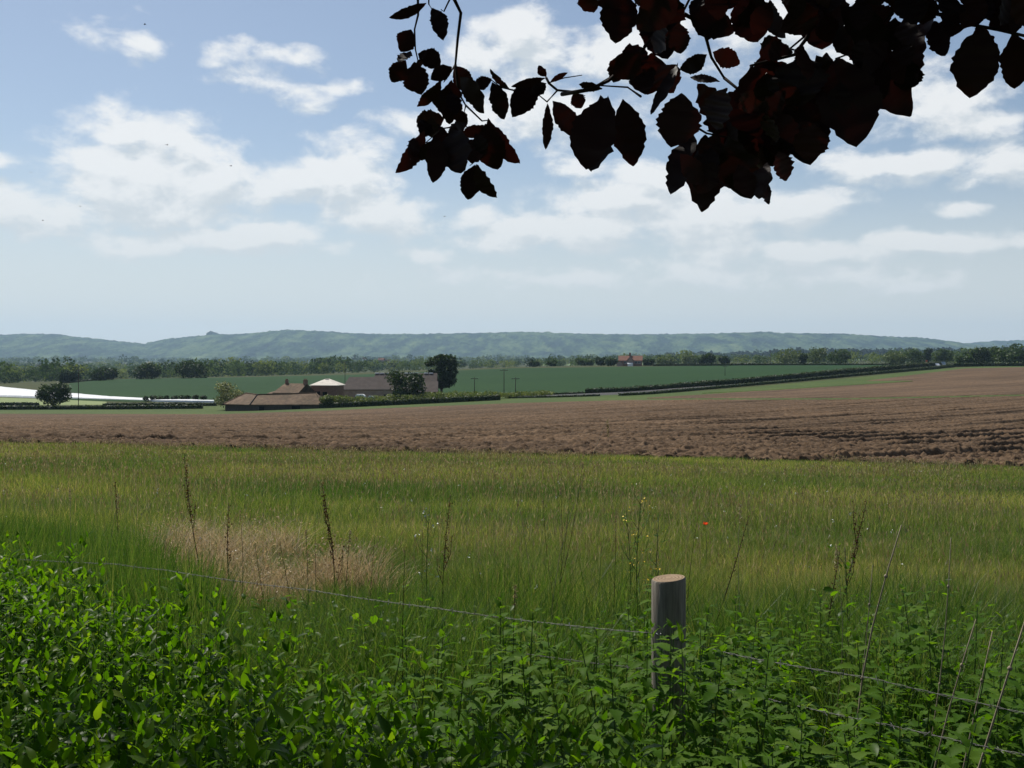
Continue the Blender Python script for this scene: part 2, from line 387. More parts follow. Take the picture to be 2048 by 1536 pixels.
patch('crop_field', M['crop'],
      [(135, 800), (250, 804), (430, 803), (640, 799), (800, 795), (1000, 791), (1090, 790), (1180, 786), (1300, 777.5), (1500, 763), (1700, 746.5), (1880, 735)],
      [(135, 768), (200, 760.5), (300, 757.5), (430, 756.5), (700, 750.5), (1024, 737.5), (1250, 734.3), (1500, 731.6), (1880, 731)],
      360, 70, .30, 'dark green cereal field spread across the valley behind the farm')
patch('pasture', M['pasture'],
      [(-300, 809), (0, 811), (100, 811), (220, 810)], [(-300, 792), (0, 794.5), (100, 798), (220, 804)], 60, 14, .12, 'pale green strip of pasture under the white sheeting')
patch('farmyard', M['yard'], [(645, 799), (700, 798), (760, 796.5)], [(645, 795), (700, 794), (760, 793)], 24, 8, .34, 'pale sunlit concrete farmyard behind the hedge')
# road between the hedges
patch('road', M['asphalt'], [(1030, 796.2), (1100, 794.6), (1240, 790), (1500, 771), (1700, 752), (1850, 739), (1900, 734)],
      [(1030, 794.2), (1100, 792.6), (1240, 786.5), (1500, 768.2), (1700, 749.6), (1850, 737.2), (1900, 732.6)], 120, 5, .36, 'grey country road running between two hedges')
for near, far, lb in (([(1480, 721.0), (1620, 721.5), (1760, 721.5)], [(1480, 719), (1620, 712), (1760, 713)], 'pale green meadow among the far trees on the right'),
                      ([(1060, 731.5), (1300, 729)], [(1060, 729), (1300, 726.5)], 'pale green meadow beyond the dark crop field')):
    patch('far_meadow', M['pale_field'], near, far, 40, 8, 1.0, lb)

# ---- hills
m, t, out = new_mat('hill_forest_mat')
c = ramp(t, tnoise(t, .0085, 10, .74, (1, .22, 1)), [(.36, (.003, .010, .010)), (.47, (.018, .036, .018)), (.53, (.060, .095, .035)), (.64, (.13, .165, .065))])
p = t.nodes.new('ShaderNodeBsdfPrincipled'); t.links.new(c, p.inputs['Base Color']); p.inputs['Roughness'].default_value = .95; p.inputs['Specular IOR Level'].default_value = .05
t.links.new(p.outputs[0], out.inputs[0]); M['hill'] = m
def make_hills(name, ridge, Yr, Yf, Yb, seed, spread, label, ncol=1300, nrow=110):
    px = np.linspace(-1300, 3400, ncol); s = np.linspace(0, 1, nrow)
    rp = np.interp(px, [a for a, b in ridge], [b for a, b in ridge])
    u = (px - 1024) / F
    base = EYE - 16
    Y = np.where(s[:, None] < .8, Yf + (Yr - Yf) * s[:, None] / .8, Yr + (Yb - Yr) * (s[:, None] - .8) / .2) * np.ones(ncol)[None]
    Y = Y + 260 * (fbm(px / 160., px * 0, 3, seed)[None] - .5)
    X = u[None] * Y
    top = EYE + (HOR - rp) / F * Yr
    prof = np.where(s < .8, (lambda q: q * q * (3 - 2 * q))(np.clip(s / .8, 0, 1)) ** .85, 1 - ((s - .8) / .2) ** 2 * .8)[:, None]
    spur = fbm(X / 520, Y / 900, 4, seed + 5) - .5
    Z = base + (top[None] - base) * prof * (1 + .55 * spur * np.clip(1 - prof, 0, .6) * 2)
    tree = 26 * (np.clip(fbm(X / 38, Y / 38, 3, seed + 9, .6), .25, 1) - .45) + 6 * (fbm(X / 16, Y / 16, 2, seed + 3) - .5)
    Z = Z + tree * np.clip(s[:, None] * 6, 0, 1)
    idx = np.arange(nrow * ncol).reshape(nrow, ncol)
    f = np.stack([idx[:-1, :-1], idx[:-1, 1:], idx[1:, 1:], idx[1:, :-1]], -1).reshape(-1, 4)
    return tag(link(name, arr_mesh(name, np.stack([X, Y, Z], -1), [f], False), M['hill']), label, 'hills', kind='structure')
RIDGE = [(-1300, 672), (-400, 670), (0, 671.5), (50, 669.5), (110, 670.5), (150, 675), (200, 680.5), (290, 689), (310, 684), (330, 679), (420, 671), (500, 669.5), (545, 664), (570, 661.5),
         (640, 664), (720, 668.5), (800, 669.5), (900, 668), (1000, 666), (1060, 665.5), (1160, 669), (1270, 670.5), (1400, 669), (1470, 667.5), (1530, 665.5), (1600, 669),
         (1700, 669.5), (1760, 674), (1840, 677), (1900, 684), (1935, 690), (2048, 700), (3400, 705)]
make_hills('hills', RIDGE, 7000, 5200, 7600, 4, 1, 'long blue-green wooded ridge across the horizon')
make_hills('far_hills', [(-1300, 700), (1500, 700), (1800, 695), (1935, 687), (1990, 683), (2048, 681.5), (2300, 677), (3400, 680)], 8600, 7800, 9100, 14, 1, 'fainter wooded hill at the right end of the ridge', 700, 50)

# ================================================================== trees and hedges
M['bark'] = surface('bark_mat', [(.3, (.035, .028, .020)), (.7, (.075, .060, .045))], 6, 6, .95, .1, .6, 9, stretch=(1, 1, .2))
def tree_mat(name, a, b, c_): return foliage(name, [(0, a), (.5, b), (1, c_)], .30, .55, .25)
M['leaf_dark'] = tree_mat('leaf_dark_mat', (.014, .028, .010), (.024, .046, .014), (.045, .075, .022))
M['leaf_mid'] = tree_mat('leaf_mid_mat', (.028, .052, .014), (.045, .080, .020), (.075, .115, .030))
M['leaf_pale'] = tree_mat('leaf_pale_mat', (.055, .085, .028), (.085, .120, .040), (.13, .16, .060))
M['leaf_blossom'] = tree_mat('leaf_blossom_mat', (.04, .06, .018), (.10, .12, .045), (.38, .37, .24))
M['hedge_leaf'] = tree_mat('hedge_leaf_mat', (.010, .020, .008), (.022, .038, .012), (.050, .070, .020))
M['hedge_top'] = tree_mat('hedge_top_mat', (.03, .05, .014), (.055, .080, .022), (.09, .11, .035))
M['scrub_leaf'] = tree_mat('scrub_leaf_mat', (.065, .10, .026), (.115, .15, .042), (.19, .21, .08))
def quads_on(P, size, rg, aspect=.8, nrm=None):
    """small leaf-clump faces, one per point, turned at random"""
    n = len(P); d = rg.normal(size=(n, 3)); d /= np.linalg.norm(d, axis=1)[:, None] + 1e-9
    if nrm is not None:
        d = d * .8 + nrm; d /= np.linalg.norm(d, axis=1)[:, None] + 1e-9
    a = np.cross(d, rg.normal(size=(n, 3))); a /= np.linalg.norm(a, axis=1)[:, None] + 1e-9
    b = np.cross(d, a); s = (size * rg.uniform(.55, 1.35, n))[:, None]
    V = np.stack([P - a * s, P - b * s * aspect * .7 + a * s * .1, P + a * s, P + b * s * aspect], 1)
    return V.reshape(-1, 3), np.arange(n * 4).reshape(n, 4)
def crown_points(lobes, n, rg, hollow=.55):
    """points through the outer volume of a set of ellipsoid lobes"""
    w = np.array([l[3] * l[4] * l[5] for l in lobes]) ** .67; w /= w.sum()
    k = rg.choice(len(lobes), n, p=w); Lb = np.array(lobes)[k]
    d = rg.normal(size=(n, 3)); d /= np.linalg.norm(d, axis=1)[:, None]
    r = rg.uniform(hollow ** 3, 1, n) ** (1 / 3.)
    r = r * (1 + .12 * rg.normal(size=n))
    return Lb[:, :3] + d * r[:, None] * Lb[:, 3:6]
def make_lobes(w, h, z0, rg, n=9, lump=.42):
    """an uneven crown w wide, from z0 to h"""
    out = [(0, 0, z0 + (h - z0) * .5, w * .34, w * .34, (h - z0) * .40)]
    for i in range(n):
        a = i * 2.4 + rg.uniform(-.4, .4); f = rg.uniform(.12, 1); q = rg.uniform(.75, 1.1)
        zc = z0 + (h - z0) * (.22 + .56 * f); rad = w * .5 * math.sqrt(max(.05, 1 - (2 * (.18 + .6 * f) - .95) ** 2)) * .62
        s = w * .5 * lump * q
        out.append((math.cos(a) * rad, math.sin(a) * rad, zc, s, s, min(s * .85, (h - z0) * .32)))
    return out
def tree(name, base, w, h, z0, leaf, label, group=None, n=2600, size=.35, seed=1, lobes=None, trunk=.16, limbs=5, rz=0):
    rg = np.random.default_rng(seed); rt = empty(name, base, rz); tag(rt, label, 'tree' if 'tree' in name else 'bush', group)
    lb = lobes or make_lobes(w, h, z0, rg)
    P = crown_points(lb, n, rg); P[:, 2] = np.maximum(P[:, 2], .15)
    V, f = quads_on(P, size, rg); link('crown', arr_mesh('crown', V, [f]), leaf, rt)
    mb = MB(); zt = z0 + (h - z0) * .55
    mb.tube([(0, 0, -.4), (0, 0, z0 * .5), (w * .01, 0, z0 + .3), (w * .02, w * .01, zt)], [trunk * 1.5, trunk, trunk * .85, trunk * .3], 8)
    for i in range(limbs):
        l = lb[1 + i % (len(lb) - 1)]
        mb.tube([(w * .01, 0, z0 + (zt - z0) * .15 * i / limbs), (l[0] * .5, l[1] * .5, z0 * .4 + l[2] * .55), (l[0], l[1], l[2])], [trunk * .5, trunk * .3, trunk * .08], 5)
    mb.build('trunk', M['bark'], rt, True)
    return rt
def spec_tree(name, x0, x1, ytop, ybase, leaf, label, Y=None, group=None, **kw):
    x0, x1, ytop = x0 - .07 * (x1 - x0), x1 + .07 * (x1 - x0), ytop - .05 * (ybase - ytop); b = hit((x0 + x1) / 2, ybase) if Y is None else None
    if b is None:
        b = at((x0 + x1) / 2, ybase, Y); b.z = hgt(b.x, b.y)
    k = b.y / F; w = (x1 - x0) * k; h = EYE - (ytop - HOR) * k - b.z
    return tree(name, b, w, h, kw.pop('z0f', .12) * h, leaf, label, group, **kw)
tree('tree_clump', (at(425, 671, 6800).x, 6800, at(425, 671, 6800).z - 4), 84, 34, 2, M['leaf_dark'], 'clump of tall trees standing up on the ridge at the left', None, n=1500, size=3.2, seed=9, trunk=1.2,
     lobes=[(-24, 0, 14, 16, 14, 12), (-8, 0, 22, 12, 12, 12), (8, 0, 16, 14, 12, 11), (24, 0, 13, 16, 12, 9), (-14, 0, 27, 7, 7, 6)])
# single trees and bushes one can tell apart
t = spec_tree('tall_tree', 846, 919, 703, 788, M['leaf_dark'], 'tall dark tree with two-tiered crown standing right of the farm', Y=262, n=5200, size=.30, seed=3,
     lobes=[(0,0,5.2,2.6,2.2,2.2),(-2.6,.2,3.9,1.6,1.6,1.5),(2.6,-.1,4.2,1.5,1.5,1.7),(.6,.3,3.2,2.2,2,1.3),(-1.2,-.2,8.9,2.4,1.9,1.15),(1.8,.1,9.4,2.2,1.9,1.25),(2.9,.2,8.0,1.5,1.4,1.6),(-3.2,.1,8.2,1.2,1.3,.6),(-.2,.4,10.1,1.5,1.4,.7),(3.0,0,6.1,1.4,1.4,1.1),(.2,0,7.4,1.0,1,1.2),(-2.7,0,6.0,1.2,1.3,.8)], trunk=.34)
spec_tree('round_bush', 774, 848, 740, 800, M['leaf_dark'], 'dense dark green bush between the long barn and the tall tree', Y=216, n=4200, size=.24, seed=5, z0f=-.12)
spec_tree('elder_tree', 430, 487, 763, 818, M['leaf_blossom'], 'small tree with pale blossom at the left end of the low barn', Y=213, n=3600, size=.17, seed=6, z0f=-.08)
spec_tree('domed_bush', 76, 138, 767, 812, M['leaf_dark'], 'rounded dark bush in front of the white sheeting by the tall pole', Y=250, n=3800, size=.25, seed=7, z0f=-.12)
for i, (x0, x1, yt, yb, lb) in enumerate([(117, 158, 742, 766, 'smallest and leftmost dark tree on the far edge of the cereal field'),
        (185, 231, 732, 760, 'low domed dark tree second in the row on the field edge'),
        (270, 319, 724, 760, 'narrow-topped dark tree third in the row on the field edge'),
        (350, 413, 718, 757, 'broadest dark tree at the right end of the field edge row')]):
    spec_tree('field_tree', x0, x1, yt, yb, M['leaf_dark'], lb, Y=470 + 8 * i, group='dark trees along the far edge of the cereal field', n=2600, size=.5, seed=20 + i, z0f=-.08)
for i, (x0, x1, yt, yb, Y, mt, lb) in enumerate([
        (1397, 1429, 707, 731, 560, 'leaf_dark', 'round dark tree on the far hedge right of the red-roofed house'),
        (1438, 1459, 713, 731, 560, 'leaf_dark', 'small dark tree beside the round dark tree on the far hedge'),
        (1553, 1604, 696, 728, 620, 'leaf_pale', 'pale spreading tree just right of the thin pole on the far hedge'),
        (1597, 1614, 706, 728, 570, 'leaf_dark', 'small dark tree in front of the two pale trees'),
        (1612, 1652, 692, 728, 640, 'leaf_pale', 'tall pale tree left of the paired mid green tree'),
        (1655, 1700, 697, 728, 600, 'leaf_mid', 'mid green double-crowned tree on the far hedge'),
        (1768, 1812, 700, 728, 600, 'leaf_pale', 'pale low tree at the left of the clump by the road end'),
        (1806, 1848, 697, 728, 640, 'leaf_mid', 'mid green tree in the clump by the road end'),
        (1846, 1864, 693, 728, 660, 'leaf_dark', 'narrow dark tree rising from the clump by the road end'),
        (1868, 1908, 698, 728, 600, 'leaf_mid', 'green tree directly behind the vehicles on the road'),
        (1912, 1946, 712, 731, 470, 'leaf_mid', 'low bright bush on the hedge beyond the vehicles'),
        (1934, 1978, 695, 731, 480, 'leaf_dark', 'dark broad tree left of the biggest tree at the right edge'),
        (1964, 2004, 691, 731, 520, 'leaf_mid', 'pale green tree between the two dark trees at the right edge'),
        (1990, 2046, 687, 731, 470, 'leaf_mid', 'biggest tree of the clump at the right edge of the view'),
        (2036, 2090, 692, 731, 470, 'leaf_dark', 'dark tree cut by the right edge of the view'),
        (1058, 1078, 722, 734, 560, 'leaf_dark', 'small round dark bush on the far edge of the cereal field'),
        (1094, 1114, 721, 733, 600, 'leaf_mid', 'small bushy tree near the middle of the far field edge'),
        (1150, 1186, 716, 733, 600, 'leaf_mid', 'wide low tree to the left of the red-roofed house'),
        (1190, 1212, 715, 733, 560, 'leaf_dark', 'upright dark tree beside the red-roofed house garden'),
        (1210, 1233, 717, 732, 540, 'leaf_mid', 'bushy tree touching the left wall of the red-roofed house'),
        (1287, 1308, 718, 731, 540, 'leaf_dark', 'dark bush touching the right wall of the red-roofed house'),
        (1312, 1350, 714, 731, 700, 'leaf_pale', 'pale rounded tree right of the red-roofed house garden'),
        (1362, 1398, 709, 731, 720, 'leaf_pale', 'pale tree just behind the round dark tree')]):
    spec_tree('hedgerow_tree', x0, x1, yt, yb, M[mt], lb, Y=Y, group='trees along the far field hedges', n=1500, size=.55, seed=50 + i, z0f=-.06, limbs=4)
# scrub by the farm
for i, (x0, x1, yt, yb, Y, lb) in enumerate([(640, 668, 791, 806, 208, 'bushy green shrub against the right end of the low barn'), (664, 704, 795, 806, 209, 'low scrub bush in front of the pyramid-roofed building'),
        (700, 748, 794, 806, 210, 'pale scrub bush below the white trailer'), (742, 792, 793, 804, 211, 'pale scrub bush below the long barn'),
        (786, 842, 792, 802, 212, 'pale scrub bush at the foot of the round dark bush'), (838, 890, 787, 800, 214, 'scrub bush below the tall tree trunk'),
        (884, 945, 786, 797, 216, 'scrub bush right of the tall tree trunk'), (940, 1000, 786, 795, 220, 'low scrub bush by the leaning pole'), (995, 1050, 786, 794, 220, 'low scrub bush at the end of the thick hedge'), (1045, 1105, 785, 793, 222, 'low scrub bush between the hedges near the road bend')]):
    spec_tree('scrub_bush', x0, x1, yt - 3, yb, M['scrub_leaf'], lb, Y=Y, group='scrub bushes behind the farm hedge', n=1500, size=.17, seed=90 + i, z0f=.03, limbs=3, trunk=.05)
def hedge(pts, hpx, label, name='hedge', depth=1.6, leaf=None, size=.16, den=26, Y=None, seed=1, grp='clipped field hedges'):
    """a clipped hedge along a line found from the photo; hpx = its height in photo pixels"""
    rg = np.random.default_rng(seed); P = []
    for px, py in pts:
        P.append(hit(px, py) if Y is None else at(px, py, Y))
    P = [Vector((p.x, p.y, hgt(p.x, p.y))) for p in P]
    org = P[0].copy(); rt = empty(name, org); tag(rt, label, 'hedge', grp)
    pts3 = []; nr = []; top = []; core = MB()
    for i in range(len(P) - 1):
        a, b = P[i], P[i+1]; ln = (b - a).length; n = int(ln * den) + 4
        d = (b - a) / ln; sde = Vector((-d.y, d.x, 0)).normalized()
        h = hpx * (a.y + b.y) / 2 / F if not isinstance(hpx, (list, tuple)) else None
        h0 = hpx * a.y / F; h1 = hpx * b.y / F
        t = rg.uniform(0, 1, n); sd = rg.uniform(0, 1, n)
        u = np.where(sd < .42, -1, np.where(sd < .6, 1, rg.uniform(-1, 1, n))); v = np.where(sd < .6, rg.uniform(0, 1, n), 1)
        hh = (h0 + (h1 - h0) * t) * (1 + .16 * (fbm(t * ln * .22 + i * 9, t * 0 + seed, 3, 3) - .5) + .08 * rg.normal(size=n) * (v > .9))
        wd = depth / 2 * (1 - .25 * v)
        q = np.array(a)[None] + np.array(b - a)[None] * t[:, None] + np.array(sde)[None] * (u * wd)[:, None]
        q[:, 2] = height(q[:, 0], q[:, 1]) + v * hh
        nn = np.array(sde)[None] * np.where(v < .95, u, 0)[:, None] + np.array((0, 0, 1.))[None] * (v > .95)[:, None]
        pts3.append(q); nr.append(nn); top.append(v)
        e = sde * depth * .40; za = Vector((0, 0, h0 * .9)); zb = Vector((0, 0, h1 * .9)); dn = Vector((0, 0, -.5))
        A = [a - e + dn - org, b - e + dn - org, b + e + dn - org, a + e + dn - org, a - e * .8 + za - org, b - e * .8 + zb - org, b + e * .8 + zb - org, a + e * .8 + za - org]
        core.add(A, [(0,1,5,4),(1,2,6,5),(2,3,7,6),(3,0,4,7),(4,5,6,7)])
    pts3 = np.concatenate(pts3) - np.array(org)[None]; nr = np.concatenate(nr); top = np.concatenate(top)
    V, f = quads_on(pts3, size, rg, nrm=nr); link('foliage', arr_mesh('foliage', V, [f]), leaf or M['hedge_leaf'], rt)
    core.build('stems', M['hedge_leaf'], rt)
    return rt
hedge([(-160, 819.5), (60, 819.5), (240, 819), (405, 817.5)], 7.5, 'long low dark hedge along the near edge of the field, left of the barn', seed=1, size=.2, den=40)
hedge([(-160, 811.5), (30, 811), (75, 811)], 6, 'short hedge behind the long one, left of the domed bush', seed=2, size=.2)
hedge([(208, 812.5), (320, 812), (432, 812)], 6, 'second hedge behind the long one, reaching the blossoming tree', seed=3, size=.2)
hedge([(640, 817), (760, 812), (880, 806.5), (1000, 800.5)], 10, 'thick dark hedge to the right of the low barn', seed=4, size=.2, den=55)
hedge([(1098, 791.5), (1168, 789)], 5.5, 'short hedge before the start of the tall road hedge', seed=5)
hedge([(1172, 788.5), (1245, 787), (1300, 783), (1420, 773), (1500, 767), (1600, 758.2), (1700, 749.0), (1800, 741), (1880, 735.3)], 11, 'tall dark hedge along the far side of the road', seed=6, size=.22, den=40)
hedge([(1020, 797), (1100, 795.5), (1200, 792.5)], 3.6, 'low hedge along the near side of the road before the gap', seed=7)
hedge([(1240, 792), (1300, 789), (1400, 780), (1500, 771.5), (1600, 762.6), (1700, 753.2), (1800, 744.2), (1860, 739.2), (1905, 734.5)], 5.4, 'low trimmed hedge along the near side of the road uphill', seed=8, size=.16)
hedge([(1306, 732), (1420, 731.5), (1560, 731), (1700, 731), (1870, 731)], 4.0, 'far dark hedge along the top of the cereal field', seed=9, size=.3, den=14)
hedge([(1893, 734), (1960, 733), (2048, 732.5), (2160, 732)], 6.5, 'dark hedge below the trees at the right edge', seed=10, size=.3, den=22)
hedge([(128, 766.5), (165, 763), (205, 760.5)], 3, 'thin dark hedge at the left corner of the cereal field', seed=11, size=.3, den=14)
for i in range(9):
    spec_tree('hedge_bush', 286 + i * 14, 297 + i * 14 + (i % 3) * 2, 790.5 - (i % 2), 798, M['hedge_leaf'], 'small round dark bush in the row at the near edge of the cereal field', Y=268, group='row of small bushes before the cereal field', n=260, size=.2, seed=120 + i, z0f=.03, limbs=2, trunk=.04)

# distant woodland reading as one mass
def woodland(name, spec, mat, label, seed, size):
    rg = np.random.default_rng(seed); PV = []; TI = []; SZ = []
    for (x0, x1, Y0, Y1, n, hm, hs, con) in spec:
        px = rg.uniform(x0, x1, n); Y = np.exp(rg.uniform(math.log(Y0), math.log(Y1), n)); X = (px - 1024) / F * Y
        Z = height(X, Y); h = np.clip(rg.normal(hm, hs, n), hm * .5, hm * 1.7)
        for x, y, z, hh in zip(X, Y, Z, h):
            k = 210 if y < 1400 else 90
            w = hh * rg.uniform(.85, 1.35) if not con else hh * .42
            lb = [(0, 0, hh * .5, w * .5, w * .5, hh * .46)] + [(rg.uniform(-.3, .3) * w, rg.uniform(-.3, .3) * w, hh * rg.uniform(.35, .8), w * .32, w * .32, hh * .2) for _ in range(4)]
            P = crown_points(lb, k, rg, .82); P[:, 2] = np.maximum(P[:, 2], .2); P = P + np.array((x, y, z)); PV.append(P); TI.append(np.full(k * 4, rg.uniform(0, 1))); SZ.append(np.full(k, hh * (.075 if k > 100 else .11)))
    P = np.concatenate(PV); V, f = quads_on(P, np.concatenate(SZ), rg)
    return tag(link(name, arr_mesh(name, V, [f], attrs={'tint': np.concatenate(TI)}), mat), label, 'woodland', kind='stuff')
M['wood'] = foliage('wood_mat', [(0, (.012, .026, .012)), (.3, (.028, .052, .018)), (.6, (.065, .105, .028)), (1, (.16, .19, .07))], .35, .7, .1, attr='tint')
M['pine'] = foliage('pine_mat', [(0, (.012, .022, .014)), (1, (.028, .046, .024))], .1, .8, .1, attr='tint')
woodland('woodland', [(-260, 160, 560, 900, 150, 9, 2.5, 0), (140, 740, 700, 1100, 190, 10, 2.5, 0), (-300, 760, 1000, 2600, 560, 11, 3, 0), (-500, 2500, 2600, 5600, 1300, 17, 4, 0),
                      (-300, -20, 500, 600, 30, 8, 2, 0)], M['wood'], 'mixed green woodland filling the valley beyond the cereal field on the left', 31, 1)
woodland('far_woodland', [(740, 1330, 900, 3000, 330, 10, 2.5, 0), (1320, 1960, 800, 2000, 200, 9, 2.5, 0), (1900, 2300, 620, 1500, 120, 10, 3, 0)], M['wood'], 'scattered hazy woodland behind the red-roofed house and to its sides', 32, 1)
woodland('pine_forest', [(1330, 1560, 2700, 2900, 240, 19, 3, 1), (1540, 2350, 2350, 2800, 900, 23, 3, 1)], M['pine'], 'dark blue-green pine forest band under the ridge on the right', 33, 1)

# ================================================================== farm and other buildings
M['roof_tile'] = surface('roof_tile_mat', [(.3, (.095, .060, .040)), (.55, (.140, .092, .058)), (.75, (.185, .132, .085))], 1.4, 7, .85, .2, .5, 8, cols2=[(.35, (.75, .78, .7)), (.65, (1.1, 1.05, 1.0))], scale2=.35)
M['roof_red'] = surface('roof_red_mat', [(.3, (.16, .075, .05)), (.7, (.23, .115, .08))], 1.2, 6, .85, .2, .4, 8)
M['roof_grey'] = surface('roof_grey_mat', [(.3, (.062, .048, .042)), (.7, (.095, .074, .064))], 1.1, 6, .85, .2, .3, 6)
M['roof_pale'] = surface('roof_pale_mat', [(.3, (.50, .45, .38)), (.7, (.66, .60, .52))], .9, 6, .7, .3, .2, 6)
M['boards'] = surface('boards_mat', [(.3, (.055, .045, .040)), (.7, (.105, .085, .072))], 2, 6, .9, .15, .5, 8, stretch=(6, 6, .5))
M['brick'] = surface('brick_mat', [(.3, (.17, .095, .068)), (.7, (.26, .155, .112))], 3, 7, .9, .15, .4, 12)
M['pale_wall'] = surface('pale_wall_mat', [(.3, (.26, .185, .15)), (.7, (.36, .27, .22))], 1.5, 6, .9, .15)
M['white'] = plain('white_mat', (.78, .79, .80), .4, .5, var=.06)
M['void'] = plain('void_mat', (.012, .012, .013), .9, .1)
M['glass'] = plain('glass_mat', (.02, .025, .03), .12, .6)
M['grey_blue'] = plain('grey_blue_mat', (.30, .36, .42), .45, .5)
M['rubber'] = plain('rubber_mat', (.02, .02, .02), .8, .3)
M['red_paint'] = plain('red_paint_mat', (.45, .06, .03), .35, .5)
M['orange_paint'] = plain('orange_paint_mat', (.55, .12, .03), .5, .4)
M['pole_wood'] = surface('pole_wood_mat', [(.3, (.05, .04, .032)), (.7, (.09, .072, .058))], 4, 5, .95, .1)
M['wire'] = plain('wire_mat', (.13, .13, .125), .55, .4, metal=.3)
M['zinc'] = plain('zinc_mat', (.55, .56, .57), .35, .5, metal=.7)

def gable(mb_roof, mb_wall, x0, x1, y0, y1, ze, zr, hipl=0, hipr=0, ov=.25, th=.14):
    """pitched roof along x with optional hips, as a slab with thickness, over four walls"""
    ym = (y0 + y1) / 2
    def ring(dz):
        return [(x0-ov,y0-ov,ze+dz),(x1+ov,y0-ov,ze+dz),(x1+ov,y1+ov,ze+dz),(x0-ov,y1+ov,ze+dz),(x0-ov+hipl,ym,zr+dz),(x1+ov-hipr,ym,zr+dz)]
    a = ring(0); b = ring(th); fs = [(0,1,5,4),(2,3,4,5),(1,2,5),(3,0,4)]
    v = b + a; f = fs + [tuple(i + 6 for i in q[::-1]) for q in fs] + [(6,7,1,0),(7,8,2,1),(8,9,3,2),(9,6,0,3)]
    mb_roof.add(v, f)
    mb_wall.add([(x0,y0,-1.2),(x1,y0,-1.2),(x1,y1,-1.2),(x0,y1,-1.2),(x0,y0,ze),(x1,y0,ze),(x1,y1,ze),(x0,y1,ze)], [(0,1,5,4),(1,2,6,5),(2,3,7,6),(3,0,4,7)])
    if not hipl: mb_wall.add([(x0,y0,ze),(x0,y1,ze),(x0,ym,zr)], [(0,2,1)])
    if not hipr: mb_wall.add([(x1,y0,ze),(x1,y1,ze),(x1,ym,zr)], [(0,1,2)])
def win(root, x, y, z, w, h, pane='glass', frame='white', name='window', d=.06):
    mb = MB(); t = .07
    mb.box(x-w/2-t, x+w/2+t, y-d, y-.003, z-t, z); mb.box(x-w/2-t, x+w/2+t, y-d, y-.003, z+h, z+h+t)
    mb.box(x-w/2-t, x-w/2, y-d, y-.003, z, z+h); mb.box(x+w/2, x+w/2+t, y-d, y-.003, z, z+h); mb.box(x-.025, x+.025, y-d, y-.003, z, z+h)
    o = mb.build(name, M[frame], root); g = MB(); g.box(x-w/2, x-.025, y-.03, y-.004, z, z+h); g.box(x+.025, x+w/2, y-.03, y-.004, z, z+h); g.build('pane', M[pane], o)
    return o
def opening(root, x0, x1, y, z0, z1, name='doorway'):
    mb = MB(); mb.box(x0, x1, y-.02, y+.02, z0, z1); return mb.build(name, M['void'], root)
def chimney(roof, x, y, z0, z1, w=.7, pots=2):
    mb = MB(); mb.box(x-w/2, x+w/2, y-w*.4, y+w*.4, z0, z1); mb.box(x-w/2-.06, x+w/2+.06, y-w*.4-.06, y+w*.4+.06, z1, z1+.12)
    c = mb.build('chimney', M['brick'], roof); p = MB()
    for k in range(pots):
        xx = x + (k - (pots-1)/2) * w * .5; p.tube([(xx, y, z1+.12), (xx, y, z1+.42)], [.12, .09], 8)
    p.build('chimney_pot', M['roof_red'], c)
# low barn in three bays along the field edge
yb = 206.0; k = yb / F
b0 = at(541, 822, yb); b0.z = hgt(b0.x, b0.y)
barn = empty('low_barn', b0); tag(barn, 'long low brown-tiled barn with hipped ends at the edge of the ploughed field', 'barn')
def bx(px): return (px - 541) * k
zoff = EYE - b0.z
def bz(py): return zoff - (py - HOR) * k
fr = [(447, 1.2), (503, -.9), (577, 0.2), (641, .6)]   # front wall line: photo column, depth
rd = [(478, 5.4), (507, 3.1), (570, 4.1), (624, 4.3)]
bk = [(452, 9.5), (508, 7.2), (568, 8.0), (640, 8.0)]
ez, rz_ = bz(808.5), [bz(788), bz(790.5), bz(789.5), bz(787)]
mbr = MB(); mbw = MB()
for th in (0,):
    E = [Vector((bx(p), d - .3, ez - .02 * i)) for i, (p, d) in enumerate(fr)]; G = [Vector((bx(p), d, rz_[i])) for i, (p, d) in enumerate(rd)]; B = [Vector((bx(p), d + .3, ez)) for p, d in bk]
    E[0].x -= .3; E[3].x += .3; B[0].x -= .3; B[3].x += .3
    v = E + G + B; f = []
    for i in range(3): f += [(i, i+1, i+5, i+4), (i+4, i+5, i+9, i+8)]
    f += [(8, 0, 4), (3, 11, 7)]
    low = [Vector((p.x, p.y, p.z - .16)) for p in v]
    f2 = [tuple(i + 12 for i in q[::-1]) for q in f]; rim = [0, 1, 2, 3, 11, 10, 9, 8]
    f3 = [(rim[i] + 12, rim[(i+1) % 8] + 12, rim[(i+1) % 8], rim[i]) for i in range(8)]
    mbr.add(v + low, f + f2 + f3)
wl = [Vector((bx(p), d, 0)) for p, d in fr] + [Vector((bx(p), d, 0)) for p, d in bk[::-1]]
for i in range(8):
    a, b = wl[i], wl[(i+1) % 8]
    mbw.add([(a.x, a.y, -1.5), (b.x, b.y, -1.5), (b.x, b.y, ez - .12), (a.x, a.y, ez - .12)], [(0, 1, 2, 3)])
mbw.build('wall', M['boards'], barn); rf = mbr.build('roof', M['roof_tile'], barn)
rg_ = MB()   # ridge and valley tiles
for i in range(3): rg_.tube([G[i] + Vector((0, 0, .02)), G[i+1] + Vector((0, 0, .02))], .16, 6)
rg_.tube([E[0], G[0]], .14, 6); rg_.tube([E[3], G[3]], .14, 6); rg_.build('ridge_tiles', M['roof_tile'], rf)
vl = MB(); vl.tube([E[1] + Vector((0, 0, .03)), G[1] + Vector((0, 0, .03))], .13, 6); vl.build('valley_gutter', M['void'], rf)
